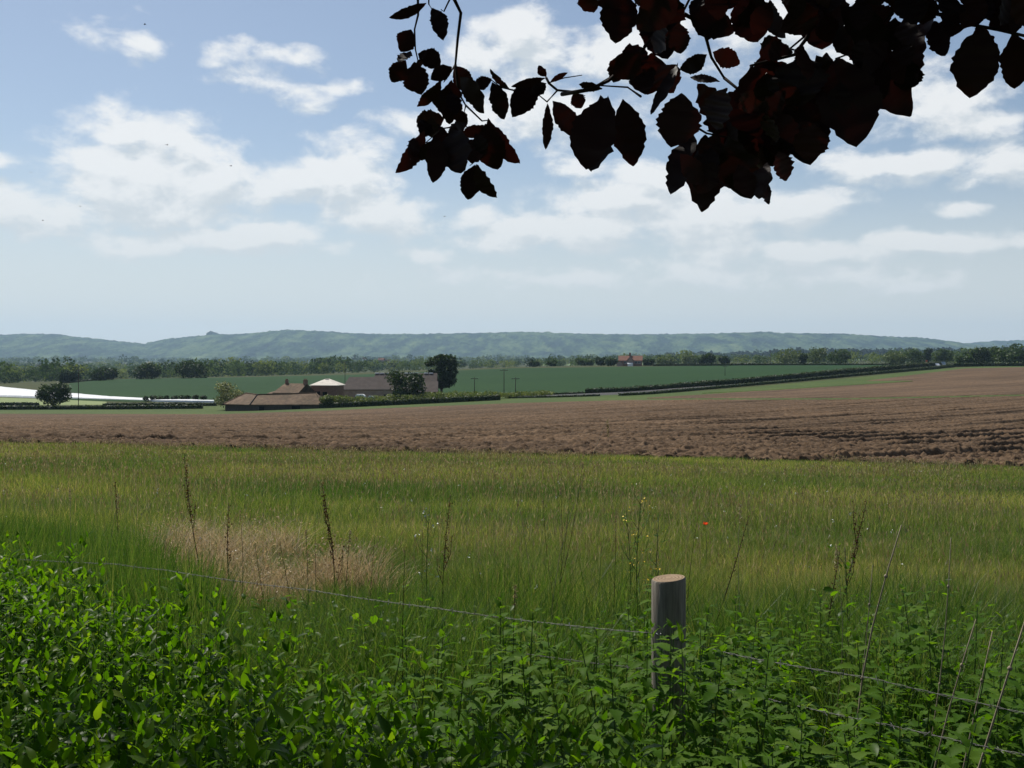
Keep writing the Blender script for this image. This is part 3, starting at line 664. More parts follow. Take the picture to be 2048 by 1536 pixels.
opening(barn, bx(583), bx(600), .22, 0, ez - .35, 'doorway'); opening(barn, bx(520), bx(530), -.75, 0, ez - .4, 'doorway')
# farmhouse behind the barn
yh = 226.0; k2 = yh / F; h0 = at(588, 812, yh); h0.z = hgt(h0.x, h0.y)
fh = empty('farmhouse', h0, R(-24)); tag(fh, 'brown-roofed farmhouse with two chimneys rising behind the low barn', 'house')
zo = EYE - h0.z; zr = zo - (768 - HOR) * k2; ze = zo - (786 - HOR) * k2
a, b = MB(), MB(); gable(a, b, -3.2, 3.3, -3.0, 3.0, ze, zr, 1.0, 0)
b.build('wall', M['brick'], fh); rf = a.build('roof', M['roof_tile'], fh)
ct = MB(); xl = [(-2.6, zr - .1), (-3.6, ze + .9), (-5.2, ze + .15), (-7.6, ze - .55)]   # long sweeping roof down to the left
ev = ze - .75
for i in range(3):
    (xa, za), (xb, zb) = xl[i], xl[i+1]; ea = min(ze, za - .2) - .04 * i; eb = max(min(ze, zb - .15) - .04 * (i + 1), ev)
    ct.add([(xa,0,za),(xb,0,zb),(xb,-3.0,eb),(xa,-3.2,ea),(xa,3.2,ea),(xb,3.0,eb)], [(0,1,2,3),(1,0,4,5)])
    ct.add([(xa,0,za-.18),(xb,0,zb-.18),(xb,-3.0,eb-.18),(xa,-3.2,ea-.18),(xa,3.2,ea-.18),(xb,3.0,eb-.18)], [(3,2,1,0),(5,4,0,1)])
    ct.add([(xa,-3.2,ea),(xb,-3.0,eb),(xb,-3.0,eb-.18),(xa,-3.2,ea-.18)], [(0,1,2,3)])
ct.add([(xl[3][0],0,xl[3][1]),(xl[3][0],-3.0,eb),(xl[3][0],3.0,eb)], [(0,1,2)])
ct.build('sweeping_roof', M['roof_tile'], fh)
b = MB(); b.box(-7.3, -3.25, -2.6, 2.6, -1, ze - 1.05); b.build('side_wing_wall', M['brick'], fh)
chimney(rf, -2.0, .05, zr - .4, zr + .75, .62); chimney(rf, 3.1, .05, zr - .7, zr + .85, .8)
for x in (-1.6, 1.7): win(fh, x, -3.0, ze - 1.5, .9, 1.0)
# pyramid-roofed building
yp = 232.0; k3 = yp / F; p0 = at(655, 800, yp); p0.z = hgt(p0.x, p0.y)
pb = empty('square_barn', p0, R(-6)); tag(pb, 'square brick building with a pale pyramid roof next to the farmhouse', 'barn')
zo = EYE - p0.z; ze = zo - (771 - HOR) * k3; zr = zo - (758.5 - HOR) * k3
a, b = MB(), MB(); gable(a, b, -3.1, 3.1, -2.8, 2.8, ze, zr, 3.0, 3.0, .3)
b.build('wall', M['brick'], pb); rf = a.build('roof', M['roof_pale'], pb)
c_ = MB(); c_.box(-.45, .45, -.4, .4, zr - .1, zr + .14); c_.build('roof_cap', M['roof_pale'], rf)
opening(pb, -2.4, -.9, -2.82, zo - (792 - HOR) * k3, zo - (782 - HOR) * k3); opening(pb, -.3, .75, -2.82, zo - (792 - HOR) * k3, zo - (783 - HOR) * k3)
# long barn
yl = 246.0; k4 = yl / F; l0 = at(740, 797, yl); l0.z = hgt(l0.x, l0.y)
lb_ = empty('long_barn', l0, R(3)); tag(lb_, 'long purple-brown roofed barn behind the white trailer', 'barn')
zo = EYE - l0.z; zf = lambda py: zo - (py - HOR) * k4; xf = lambda px: (px - 740) * k4
a, b = MB(), MB(); gable(a, b, xf(688), xf(800), -4, 4, zf(779), zf(755), 1.6, 0); b.build('wall', M['pale_wall'], lb_); a.build('roof', M['roof_grey'], lb_)
a, b = MB(), MB(); gable(a, b, xf(737), xf(871), 4.3, 12, zf(774), zf(748.5), 1.4, 0); b.build('rear_wall', M['pale_wall'], lb_); rr = a.build('rear_roof', M['roof_grey'], lb_)
c_ = MB()
for q in range(12):
    if q in (5, 9): continue
    x0 = xf(744) + q * 1.25; c_.box(x0, x0 + 1.0, 7.85, 8.45, zf(748.5) + .02, zf(748.5) + .26)
c_.build('ridge_tiles', M['white'], rr)
a, b = MB(), MB(); gable(a, b, xf(800) + .3, xf(874), -3.6, 3.6, zf(784), zf(764), 0, 0); b.build('side_wall', M['boards'], lb_); a.build('side_roof', M['roof_grey'], lb_)
opening(lb_, xf(770), xf(776), -4.02, -.2, 1.7)
def trailer(px, py, Y, w, h, label, m1='white', rz=0, name='trailer'):
    b = at(px, py, Y); b.z = hgt(b.x, b.y) + .25; r = empty(name, b, rz); tag(r, label, 'trailer')
    mb = MB(); x = w / 2
    prof = [(-x, .35), (-x, h * .86), (-x + .25, h), (x - .45, h), (x, h * .80), (x, .35)]; d = .85
    v = [(p, -d, q) for p, q in prof] + [(p, d, q) for p, q in prof]; n = len(prof)
    mb.add(v, [tuple(range(n)), tuple(range(2*n-1, n-1, -1))] + [(i, i + n, (i+1) % n + n, (i+1) % n) for i in range(n)])
    mb.build('body', M[m1], r)
    p = MB(); p.box(x * .15, x * .75, -d - .012, -d - .002, h * .52, h * .82); p.build('window', M['grey_blue'], r)
    for s in (-1, 1):
        ww = MB(); ww.tube([(-.1, s * (d - .12), .3), (-.1, s * (d + .06), .3)], .3, 14); ww.build('wheel', M['rubber'], r)
    db = MB(); db.tube([(x, 0, .42), (x + .8, 0, .4)], .05, 6); db.build('drawbar', M['zinc'], r)
trailer(721, 793, 236, 2.2, 1.75, 'white box trailer parked in front of the long barn')
trailer(742, 794, 234, 1.3, 1.3, 'small grey-blue trailer beside the white one', 'grey_blue', name='small_trailer')
# red-roofed house on the field edge
yr = 530.0; k5 = yr / F; r0 = at(1259, 732, yr); r0.z = hgt(r0.x, r0.y)
rh = empty('red_house', r0, R(-8)); tag(rh, 'red-roofed house with three chimneys on the far edge of the cereal field', 'house')
zo = EYE - r0.z; zf = lambda py: zo - (py - HOR) * k5; xf = lambda px: (px - 1259) * k5
a, b = MB(), MB(); gable(a, b, xf(1238), xf(1284), -3.5, 3.5, zf(721.5), zf(712), 0, 0); b.build('wall', M['brick'], rh); rf = a.build('roof', M['roof_red'], rh)
def gable_front(x0, x1, y, ze, zr, root):     # a gabled bay facing the viewer
    xm = (x0 + x1) / 2; mb = MB(); mb.add([(x0,y,-1),(x1,y,-1),(x1,y,ze),(xm,y,zr),(x0,y,ze),(x0,-3.45,-1),(x1,-3.45,-1),(x1,-3.45,ze),(x0,-3.45,ze)], [(0,1,2,3,4),(5,0,4,8),(1,6,7,2)]); mb.build('bay_wall', M['pale_wall'], root)
    rb = MB()
    for s, xe in ((-1, x0 - .3), (1, x1 + .3)):
        rb.add([(xm,y-.3,zr+.12),(xe,y-.3,ze-.1),(xe,-.6,ze-.1),(xm,-.6,zr+.12),(xm,y-.3,zr-.02),(xe,y-.3,ze-.24),(xe,-.6,ze-.24),(xm,-.6,zr-.02)], [(0,1,2,3),(7,6,5,4),(0,4,5,1),(1,5,6,2)])
    rb.build('bay_roof', M['roof_red'], root)
gable_front(xf(1255), xf(1267), -4.6, zf(720), zf(713), rh); gable_front(xf(1234), xf(1246), -4.4, zf(727), zf(721.5), rh)
for px, py in ((1238.5, 713), (1260, 706.5), (1283, 713)): chimney(rf, xf(px), .2, zf(716), zf(py), 1.1, 2)
for px in (1242, 1251, 1272, 1279): win(rh, xf(px), -3.5, zf(727), 1.3, 1.2)
cs = MB(); cs.box(xf(1256), xf(1266), -6.5, -4.7, -1, zf(727.5)); cs.build('conservatory_wall', M['white'], rh)
cr = MB(); cr.add([(xf(1255.5),-6.7,zf(727.3)),(xf(1266.5),-6.7,zf(727.3)),(xf(1266.5),-4.62,zf(725.3)),(xf(1255.5),-4.62,zf(725.3)),(xf(1255.5),-6.7,zf(727.7)),(xf(1266.5),-6.7,zf(727.7)),(xf(1266.5),-4.62,zf(725.7)),(xf(1255.5),-4.62,zf(725.7))], [(0,1,2,3),(7,6,5,4),(0,4,5,1)]); cr.build('conservatory_roof', M['white'], rh)
# far houses among the woods
for i, (px, py, Y, w, wl_, rf_, lb) in enumerate([(763, 722, 1500, 9, 'pale_wall', 'roof_red', 'tiny red-roofed house among the far trees above the tall tree'), (729, 720, 1700, 6, 'white', 'roof_grey', 'tiny white house among the far woods above the long barn'),
        (775, 725, 1500, 7, 'white', 'roof_grey', 'tiny white house right of the tiny red-roofed one'), (793, 727, 1450, 8, 'white', 'roof_grey', 'tiny white house just left of the tall tree crown')]):
    b = at(px, py, Y); b.z = max(hgt(b.x, b.y), b.z - 3) ; r = empty('far_house', b, R(15 * (i - 1))); tag(r, lb, 'house', 'tiny houses in the far woods')
    a, c_ = MB(), MB(); gable(a, c_, -w/2, w/2, -3, 3, 4.5, 7.5, 0, 0); c_.build('wall', M[wl_], r); a.build('roof', M[rf_], r); c_ = MB(); c_.box(-w/2+.4, -w/2+1.2, -.5, .5, 6.5, 9); c_.build('chimney', M['brick'], r)
# white plastic sheeting over the crop rows: each long tunnel of film is one strip
def plastic():
    ks = np.linspace(-330, 428, 150)
    near = np.array([hit(p, q).y for p, q in zip(ks, np.interp(ks, [-330, 0, 75, 140, 220, 330, 428], [791, 793.5, 796.5, 798.5, 801, 804, 805.5]))])
    far = np.array([hit(p, q).y for p, q in zip(ks, np.interp(ks, [-330, 0, 75, 140, 220, 330, 428], [766, 776.0, 784, 789.5, 796, 801.5, 803.8]))])
    nr = 26
    rt = empty('plastic_sheeting', (0, 0, 0)); tag(rt, 'bright white plastic film laid in long rows over the field on the left', 'plastic sheeting')
    s = np.linspace(0, 1, nr * 5 + 1)[:, None]
    Y = near[None] + (far - near)[None] * s; X = (ks[None] - 1024) / F * Y
    Z = height(X, Y) + .42 + .30 * np.abs(np.sin(s * math.pi * nr)) * np.clip((far - near)[None] / 40, .3, 1) + .12 * (fbm(X * .4, Y * .4, 3, 5) - .5)
    Z[0] -= .5; Z[-1] -= .5
    idx = np.arange(Z.size).reshape(Z.shape)
    f = np.stack([idx[:-1, :-1], idx[:-1, 1:], idx[1:, 1:], idx[1:, :-1]], -1).reshape(-1, 4)
    link('film', arr_mesh('film', np.stack([X, Y, Z], -1), [f], True), M['plastic'], rt)
plastic()
# poles
def pole(px, ytop, ybase, label, Y=None, arms=1, r=.10):
    b = hit(px, ybase) if Y is None else at(px, ybase, Y); b.z = hgt(b.x, b.y); h = EYE - (ytop - HOR) * b.y / F - b.z
    rt = empty('utility_pole', b); tag(rt, label, 'utility pole', 'wooden utility poles across the valley')
    mb = MB(); mb.tube([(0, 0, -.5), (0, 0, h * .5), (0, 0, h)], [r, r * .88, r * .72], 8); mb.build('post', M['pole_wood'], rt, True)
    for q in range(arms):
        z = h - .45 - q * .8; a = MB(); a.box(-1.0, 1.0, r * .75, r * .75 + .1, z - .06, z + .06); ar = a.build('crossarm', M['pole_wood'], rt)
        i_ = MB()
        for x in (-.85, -.3, .3, .85): i_.tube([(x, r * .75 + .05, z + .06), (x, r * .75 + .05, z + .24)], [.03, .05], 6)
        i_.build('insulators', M['grey_blue'], ar)
pole(157, 738, 811, 'tallest utility pole, left of the farm beside the domed bush')
pole(690, 722, 757, 'utility pole standing in the cereal field above the long barn', Y=330)
pole(1008, 737, 789, 'thin utility pole in the cereal field, middle of three')
pole(949, 754, 789, 'short utility pole just right of the tall tree')
pole(1031, 754, 790, 'short utility pole right of the taller thin pole')
pole(1541, 700, 731, 'utility pole rising above the far hedge left of the pale tree', Y=500)
pole(1450, 730, 753, 'utility pole in the cereal field above the road hedge')
pole(1722, 694, 724, 'far utility pole between the tree clumps on the right', Y=640)
# road signs and vehicles on the road
def sign(px, yt, ybase, Y, w, label, mat='white', nm='road_sign'):
    b = at(px, ybase, Y); b.z = hgt(b.x, b.y); k = Y / F; h = EYE - (yt - HOR) * k - b.z; r = empty(nm, b, R(10)); tag(r, label, 'sign')
    p = MB(); p.tube([(0, 0, -.3), (0, 0, h)], .05, 8); p.build('post', M['zinc'], r)
    q = MB(); q.box(-w/2, w/2, -.09, -.055, h * .42, h); q.build('panel', M[mat], r)
sign(1376, 764, 774, 258, .95, 'wide white sign at the road hedge, lowest of the three on the slope')
sign(1563, 750, 762, 291, .55, 'narrow white marker at the road hedge, middle of the three')
sign(1600, 746, 757, 302, .40, 'slimmest white marker at the road hedge, highest of the three')
sign(1853, 720, 735, 398, .75, 'orange roadwork sign at the top of the road', 'orange_paint')
def car(px, py, Y, label, mat, L_=4.0, H_=1.45, rz=0, van=False, up=.0):
    b = at(px, py, Y); b.z = hgt(b.x, b.y) + up; r = empty('parked_van' if van else 'parked_car', b, rz); tag(r, label, 'van' if van else 'car')
    x = L_ / 2; w = .82; z1 = H_ * .55
    side = [(-x, .3), (-x, z1), (-x * .98, H_ * .97), (x * .45, H_), (x * .72, z1 * 1.05), (x, z1 * .85), (x, .3)] if van else \
           [(-x, .3), (-x, z1), (-x * .80, z1 * 1.04), (-x * .55, H_), (x * .12, H_), (x * .48, z1 * 1.05), (x * .97, z1 * .9), (x, .3)]
    n = len(side); v = [(a, -w, c) for a, c in side] + [(a, w, c) for a, c in side]
    mb = MB(); mb.add(v, [tuple(range(n)), tuple(range(2*n-1, n-1, -1))] + [(i, i+n, (i+1) % n + n, (i+1) % n) for i in range(n)]); mb.build('body', M[mat], r)
    g = MB(); g.box(-x * .42, x * .15, -w - .012, -w - .002, z1 * 1.1, H_ * .93); g.build('window', M['glass'], r)
    for sx in (-.62, .62):
        for sy in (-1, 1):
            q = MB(); q.tube([(sx * x, sy * (w - .15), .31), (sx * x, sy * (w + .03), .31)], .31, 14); q.build('wheel', M['rubber'], r)
    hl = MB(); hl.box(x - .02, x + .01, -w + .1, -w + .4, z1 * .6, z1 * .8); hl.build('headlight', M['white'], r)
car(1873.5, 734, 399, 'white car with a reddish side at the top of the road', 'white', 2.6, 1.4, R(-75), up=.5)
car(1884, 733, 408, 'pale grey van behind the white car on the road', 'grey_blue', 3.2, 2.1, R(-70), True, up=.3)

# ================================================================== foreground: meadow, hedge, nettles, fence, weeds
M['grass'] = foliage('grass_mat', [(0, (.056, .100, .020)), (.45, (.096, .138, .038)), (.8, (.155, .168, .066)), (1, (.30, .26, .15))], .46, .6, .15, (1.25, 1.35, .65),
                     pos=(.32, [(.30, (.55, .85, .50)), (.43, (.98, 1.10, .92)), (.52, (1.40, 1.34, 1.1)), (.60, (2.0, 1.68, 1.6)), (.68, (2.3, 1.85, 1.9)), (.78, (1.4, 1.0, .9))], (.35, 1.0, 1)))
M['lush'] = foliage('lush_mat', [(0, (.024, .062, .012)), (.5, (.062, .120, .022)), (.85, (.11, .16, .045)), (1, (.20, .20, .09))], .48, .45, .3, (1.4, 1.5, .6))
M['straw'] = foliage('straw_mat', [(0, (.26, .185, .10)), (.5, (.40, .305, .18)), (1, (.58, .47, .31))], .35, .6, .3, (1.2, 1.1, .9))
M['seed'] = foliage('seed_mat', [(0, (.15, .115, .05)), (.6, (.25, .21, .105)), (1, (.40, .35, .21))], .35, .6, .3, (1.2, 1.1, .9))
M['dead_stem'] = surface('dead_stem_mat', [(.3, (.022, .014, .010)), (.7, (.050, .032, .022))], 30, 5, .9, .15)
M['rust_seed'] = foliage('rust_seed_mat', [(0, (.045, .024, .015)), (1, (.11, .052, .028))], .3, .7, .2)
M['pale_stem'] = surface('pale_stem_mat', [(.3, (.20, .165, .115)), (.7, (.33, .28, .21))], 25, 5, .85, .2)
M['green_stem'] = surface('green_stem_mat', [(.3, (.035, .075, .018)), (.7, (.065, .115, .03))], 30, 4, .6, .3)
M['hedge_shoot'] = foliage('hedge_shoot_mat', [(0, (.034, .085, .008)), (.55, (.066, .142, .012)), (.9, (.105, .18, .018)), (1, (.14, .20, .026))], .60, .40, .13, (1.6, 1.75, .25))
M['nettle_leaf'] = foliage('nettle_leaf_mat', [(0, (.046, .110, .010)), (.6, (.078, .155, .016)), (1, (.125, .20, .030))], .48, .55, .06, (1.5, 1.6, .35), oinfo=True)
M['yellow'] = plain('yellow_mat', (.70, .48, .03), .6, .3)
M['poppy'] = foliage('poppy_mat', [(0, (.70, .09, .025)), (1, (.85, .14, .04))], .5, .6, .2, (1.1, 1.0, 1.0))
M['white_petal'] = plain('white_petal_mat', (.75, .75, .70), .7, .3)

def blades(P, h, w, lean, rg, seg=3, az=None):
    """tapered bent grass blades at points P"""
    n = len(P); a = rg.uniform(0, 2 * math.pi, n) if az is None else az
    d = np.stack([np.cos(a), np.sin(a), 0 * a], 1); fa = rg.uniform(0, 2 * math.pi, n); sdir = np.stack([np.cos(fa), np.sin(fa), 0 * fa], 1)
    V = []
    for k in range(seg):
        t = k / seg; c = P + d * (lean * h * t * t)[:, None] + np.array((0, 0, 1.)) * (h * (t - .25 * lean * t * t))[:, None]
        ww = (w * (1 - .55 * t))[:, None] * .5; V += [c - sdir * ww, c + sdir * ww]
    V.append(P + d * (lean * h)[:, None] + np.array((0, 0, 1.)) * (h * (1 - .25 * lean))[:, None])
    K = 2 * seg + 1; V = np.stack(V, 1).reshape(-1, 3); b = np.arange(n)[:, None] * K
    q = np.concatenate([b + np.array([[2*k, 2*k+1, 2*k+3, 2*k+2]]) for k in range(seg - 1)]); tr = b + np.array([[2*seg-2, 2*seg-1, 2*seg]])
    return V, q, tr
def wedge_points(n, Y0, Y1, rg, wid=.62, power=1.0):
    u = rg.uniform(0, 1, n); Y = (Y0 ** power + (Y1 ** power - Y0 ** power) * u) ** (1 / power); X = rg.uniform(-wid, wid, n) * Y
    return X, Y
def grass_mesh(name, X, Y, h, w, lean, rg, mat, label, seg=3, dz=0):
    Z = height(X, Y) + dz; V, q, tr = blades(np.stack([X, Y, Z], 1), h, w, lean, rg, seg)
    return tag(link(name, arr_mesh(name, V, [q, tr]), mat), label, 'grass', kind='stuff')
rg = np.random.default_rng(11)
def edgeY(X, Y):      # where the meadow ends at the ploughed field
    px = 1024 + F * X / Y; return np.interp(px, [-400, 0, 500, 1024, 1500, 2048, 2600], [35, 34, 32.6, 31.6, 30.8, 30.6, 30.4]) + 2.4 * (fbm(X * .9, Y * .9, 3, 8) - .5)
def meadow(n, Y0, Y1, power, hm, w0, sd):
    r_ = np.random.default_rng(sd); X, Y = wedge_points(n, Y0, Y1, r_, .64, power); k = Y < edgeY(X, Y); X, Y = X[k], Y[k]
    cl = fbm(X * .55, Y * .8, 3, 40); f2 = fbm(X * 2.1, Y * 2.1, 2, 41)
    h = hm * (.55 + .75 * cl) * (.6 + .6 * f2) * r_.uniform(.55, 1.15, len(X)) * np.clip(1.15 - Y / 60, .6, 1)
    return X, Y, h, w0 * np.maximum(1, Y / 7) * r_.uniform(.6, 1.3, len(X)), r_
X, Y, h, w, r_ = meadow(330000, 4.2, 11, 1.6, .27, .0030, 1); grass_mesh('meadow_grass', X, Y, h, w, r_.uniform(.05, .9, len(X)), r_, M['grass'], 'uncut meadow grass running from the fence to the ploughed field')
X, Y, h, w, r_ = meadow(400000, 10.5, 37, 1.35, .27, .0028, 2); grass_mesh('far_meadow_grass', X, Y, h, w, r_.uniform(.05, .8, len(X)), r_, M['grass'], 'olive meadow grass in the farther half of the meadow')
# seed heads of the grass
def seedheads(n, Y0, Y1, sd):
    r_ = np.random.default_rng(sd); X, Y = wedge_points(n, Y0, Y1, r_, .64, 1.5); k = (Y < edgeY(X, Y)) & (fbm(X * .35, Y * .6, 3, 77) > .42); X, Y = X[k], Y[k]
    Z = height(X, Y); h = r_.uniform(.24, .46, len(X)) * np.clip(1.15 - Y / 60, .6, 1); P = np.stack([X, Y, Z], 1); lean = r_.uniform(.02, .3, len(X)); az = r_.uniform(0, 6.28, len(X))
    V, q, tr = blades(P, h, .0022 * np.maximum(1, Y / 6), lean, r_, 3, az)
    T = P + np.stack([np.cos(az) * lean * h, np.sin(az) * lean * h, h * (1 - .25 * lean) - .05], 1); w_ = (.0034 * np.maximum(1, Y / 7))[:, None]
    fa = r_.uniform(0, 6.28, len(X)); s_ = np.stack([np.cos(fa), np.sin(fa), 0 * fa], 1); ln = (.055 * r_.uniform(.6, 1.3, len(X)))[:, None]; up = np.array((0, 0, 1.)) + .35 * np.stack([np.cos(az), np.sin(az), 0 * az], 1)
    V2 = np.stack([T, T + up * ln * .4 - s_ * w_, T + up * ln, T + up * ln * .4 + s_ * w_], 1).reshape(-1, 3); f2 = np.arange(len(V2)).reshape(-1, 4) + len(V)
    return np.concatenate([V, V2]), q, tr, f2
V, q, tr, f2 = seedheads(42000, 5.0, 35, 5)
tag(link('seeding_grass', arr_mesh('seeding_grass', V, [np.concatenate([q, f2]), tr]), M['seed']), 'tan seed heads standing over the meadow grass', 'grass', kind='stuff')
# pale dry brush on the left
def region(n, poly_px, Y0, Y1, rg):
    """points of a photo-shaped patch of ground, given by its ground rows"""
    px = rg.uniform(poly_px[0][0], poly_px[-1][0], n); a = np.interp(px, [p[0] for p in poly_px], [p[1] for p in poly_px]); b = np.interp(px, [p[0] for p in poly_px], [p[2] for p in poly_px])
    Y = a + (b - a) * rg.uniform(0, 1, n); return (px - 1024) / F * Y, Y
r_ = np.random.default_rng(8)
def dry(n, poly, hm, sd):
    r_ = np.random.default_rng(sd); X, Y = region(n, poly, 0, 0, r_); c = (fbm(X * 1.5, Y * 1.1, 4, 4, .65) + .42 * (r_.uniform(0, 1, n) - .5)) > .58 + .35 * np.clip(np.abs((1024 + F * X / Y) - 520) / 330 - .4, 0, 1); X, Y = X[c], Y[c]
    h = hm * (.35 + .8 * fbm(X * 1.6, Y * 1.6, 3, 6)) * r_.uniform(.5, 1.2, len(X)); V, q, tr = blades(np.stack([X, Y, height(X, Y)], 1), h, .0022 * np.maximum(1, Y / 4), r_.uniform(.2, 1.0, len(X)), r_, 3)
    P = np.stack([X, Y, height(X, Y) + h * r_.uniform(.6, 1.0, len(X))], 1); k = r_.uniform(0, 1, len(X)) < .6
    V2, f = quads_on(P[k] + r_.normal(size=(k.sum(), 3)) * .03, .011, r_, .5); return np.concatenate([V, V2]), np.concatenate([q, f + len(V)]), tr
V, q, tr = dry(27000, [(270, 8.0, 9.2), (330, 7.6, 10.6), (500, 7.2, 11.2), (600, 7.0, 9.8), (700, 6.9, 8.6), (860, 6.8, 7.8)], .52, 3)
tag(link('dry_grass', arr_mesh('dry_grass', V, [q, tr]), M['straw']), 'patch of dry pinkish-beige brush on the left of the meadow', 'dry grass', kind='stuff')
# lush rough grass along the fence and at the left
X, Y = region(26000, [(-260, 4.4, 10.0), (150, 4.4, 9.0), (330, 4.2, 7.0), (420, 4.0, 5.4)], 0, 0, r_)
grass_mesh('tall_grass', X, Y, r_.uniform(.40, 1.0, len(X)) * (.6 + .6 * fbm(X * 1.2, Y * 1.2, 2, 3)), r_.uniform(.004, .008, len(X)), r_.uniform(.03, .35, len(X)), r_, M['lush'], 'tall dark green grass behind the leafy hedge on the left')
X, Y = region(110000, [(-260, 2.6, 5.6), (400, 2.5, 5.8), (1000, 1.9, 6.2), (1500, 1.6, 6.2), (2300, 1.3, 6.4)], 0, 0, r_)
grass_mesh('rough_grass', X, Y, r_.uniform(.18, .70, len(X)) * (.5 + .9 * fbm(X * 1.3, Y * 1.3, 2, 13)), r_.uniform(.0025, .0065, len(X)), r_.uniform(.05, .6, len(X)), r_, M['lush'], 'tangled bright green grass along the wire fence')
X, Y = region(24000, [(250, 2.9, 4.8), (700, 2.6, 4.8), (1300, 2.4, 5.0), (2200, 1.7, 5.2)], 0, 0, r_)
grass_mesh('withered_grass', X, Y, r_.uniform(.08, .34, len(X)) * (.4 + .9 * fbm(X * 2, Y * 2, 2, 71)), r_.uniform(.002, .0055, len(X)), r_.uniform(.15, 1.0, len(X)), r_, M['straw'], 'withered straw blades mixed into the grass by the fence')

# leaves, in batches
def leaf_batch(B, D, U, Ln, Wd, rg, nL=6, fold=.25, curl=.25, serr=0., wave=0., prof=None, lobe=0., bend=0.):
    """leaves from base B along D, face normal near U; each one folded at the midrib and curled to the tip"""
    n = len(B); D = D / np.linalg.norm(D, axis=1)[:, None]; Sd = np.cross(D, U); Sd /= np.linalg.norm(Sd, axis=1)[:, None] + 1e-9; Nn = np.cross(Sd, D)
    t = np.linspace(0, 1, nL + 1); pw = prof or (lambda t: np.sin(math.pi * t ** .78) ** .85)
    cr = curl * rg.uniform(.2, 1.6, n); ph = rg.uniform(0, 6.28, (4, n)); fr = rg.uniform(1.5, 5.5, (2, n)); bd = bend * rg.normal(size=n); V = np.zeros((n, (nL + 1) * 3, 3))
    for i, ti in enumerate(t):
        wd = Wd * .5 * max(float(pw(np.array(ti))), .015)
        if 0 < i < nL and serr: wd = wd * (1 + serr * (1 if i % 2 else -1))
        wl = wd * (1 + wave * rg.normal(size=n) + lobe * np.sin(fr[0] * 6.28 * ti + ph[0])); wr = wd * (1 + wave * rg.normal(size=n) + lobe * np.sin(fr[1] * 6.28 * ti + ph[1]))
        c = B + D * (Ln * ti * (1 - .12 * np.abs(cr) * ti))[:, None] - Nn * (cr * Ln * ti * ti * .6)[:, None] + Sd * (bd * Ln * ti * (1 - ti) * 4)[:, None]
        zl = fold * wl + lobe * Wd * .9 * np.sin(fr[1] * 7 * ti + ph[2]) + wave * Wd * .5 * rg.normal(size=n); zr = fold * wr + lobe * Wd * .9 * np.sin(fr[0] * 7 * ti + ph[3]) + wave * Wd * .5 * rg.normal(size=n)
        V[:, i * 3] = c - Sd * wl[:, None] + Nn * zl[:, None]; V[:, i * 3 + 1] = c; V[:, i * 3 + 2] = c + Sd * wr[:, None] + Nn * zr[:, None]
    K = (nL + 1) * 3; b = np.arange(n)[:, None] * K
    f = np.concatenate([b + np.array([[3*i + s, 3*i + s + 1, 3*i + s + 4, 3*i + s + 3]]) for i in range(nL) for s in (0, 1)])
    return V.reshape(-1, 3), f
def cat_meshes(parts):
    V = []; F_ = []; o = 0
    for v, f in parts: V.append(v); F_.append(f + o); o += len(v)
    return np.concatenate(V), np.concatenate(F_)

# ---- the leafy hedge in front
HB = [(-900, 3.6), (-400, 3.45), (0, 3.10), (150, 2.85), (300, 2.55), (450, 2.40), (600, 2.24), (750, 2.08), (900, 1.94), (1200, 1.72), (1500, 1.53), (2048, 1.36), (2600, 1.25)]
def hedge_edge(X, Y):
    px = 1024 + F * X / Y; return np.interp(px, [a for a, b in HB], [b for a, b in HB])
rg = np.random.default_rng(21)
n0 = 6800; Y = rg.uniform(.62, 3.5, n0); X = rg.uniform(-1, 1, n0) * (Y * .66 + .25); k = Y < hedge_edge(X, Y) - .02 + .1 * (fbm(X * 3, Y * 3, 2, 2) - .5)
k &= rg.uniform(0, 1, n0) < np.where(1024 + F * X / Y > 1250, .6, 1.0)
X, Y = X[k], Y[k]; ns = len(X)
topz = 1.06 + .10 * (fbm(X * 1.7, Y * 1.7, 2, 7) - .5) * 2 + np.clip(rg.normal(0, .05, ns), -.12, .06) - .16 * np.clip((Y - hedge_edge(X, Y) + .25) / .25, 0, 1) + .012 * np.clip(-X, 0, 2) - .06 * np.clip(X, 0, 1.5)
topz = np.where(Y < 1.2, np.minimum(topz, 1.03), topz)
parts = []; st = MB()
big_shoot = ((rg.uniform(0, 1, ns) < .06) & (Y < 2.0)).astype(float); topz = topz + .02 * big_shoot
lx, ly = rg.normal(0, .05, ns), rg.normal(0, .05, ns)
NN = 9
for j in range(NN):
    q = j / (NN - 1); dz = .012 + .34 * q ** 1.2; f = np.clip(.30 + 1.5 * q, 0, 1)
    cx = X + lx * (1 - dz / .4); cy = Y + ly * (1 - dz / .4); cz = topz - dz
    ph = j * math.pi / 2 + rg.uniform(-.35, .35, ns) + X * 7
    for s in (0, math.pi):
        a = ph + s; el_ = np.radians(72 - 36 * f + rg.normal(0, 18, ns)); D_ = np.stack([np.cos(a) * np.cos(el_), np.sin(a) * np.cos(el_), np.sin(el_)], 1)
        U_ = np.stack([-np.cos(a) * np.sin(el_), -np.sin(a) * np.sin(el_), np.cos(el_)], 1) + rg.normal(0, .18, (ns, 3))
        Ln = (.041 + .020 * (big_shoot)) * (.42 + .58 * f) * rg.uniform(.7, 1.25, ns); keep = rg.uniform(0, 1, ns) < .93
        parts.append(leaf_batch(np.stack([cx, cy, cz], 1)[keep], D_[keep], U_[keep], Ln[keep], Ln[keep] * rg.uniform(.30, .42, ns)[keep], rg, 6, .30, .40, 0, .04, lambda t: np.sin(math.pi * t ** .74) ** 1.05, .05, .05))
V, f = cat_meshes(parts)
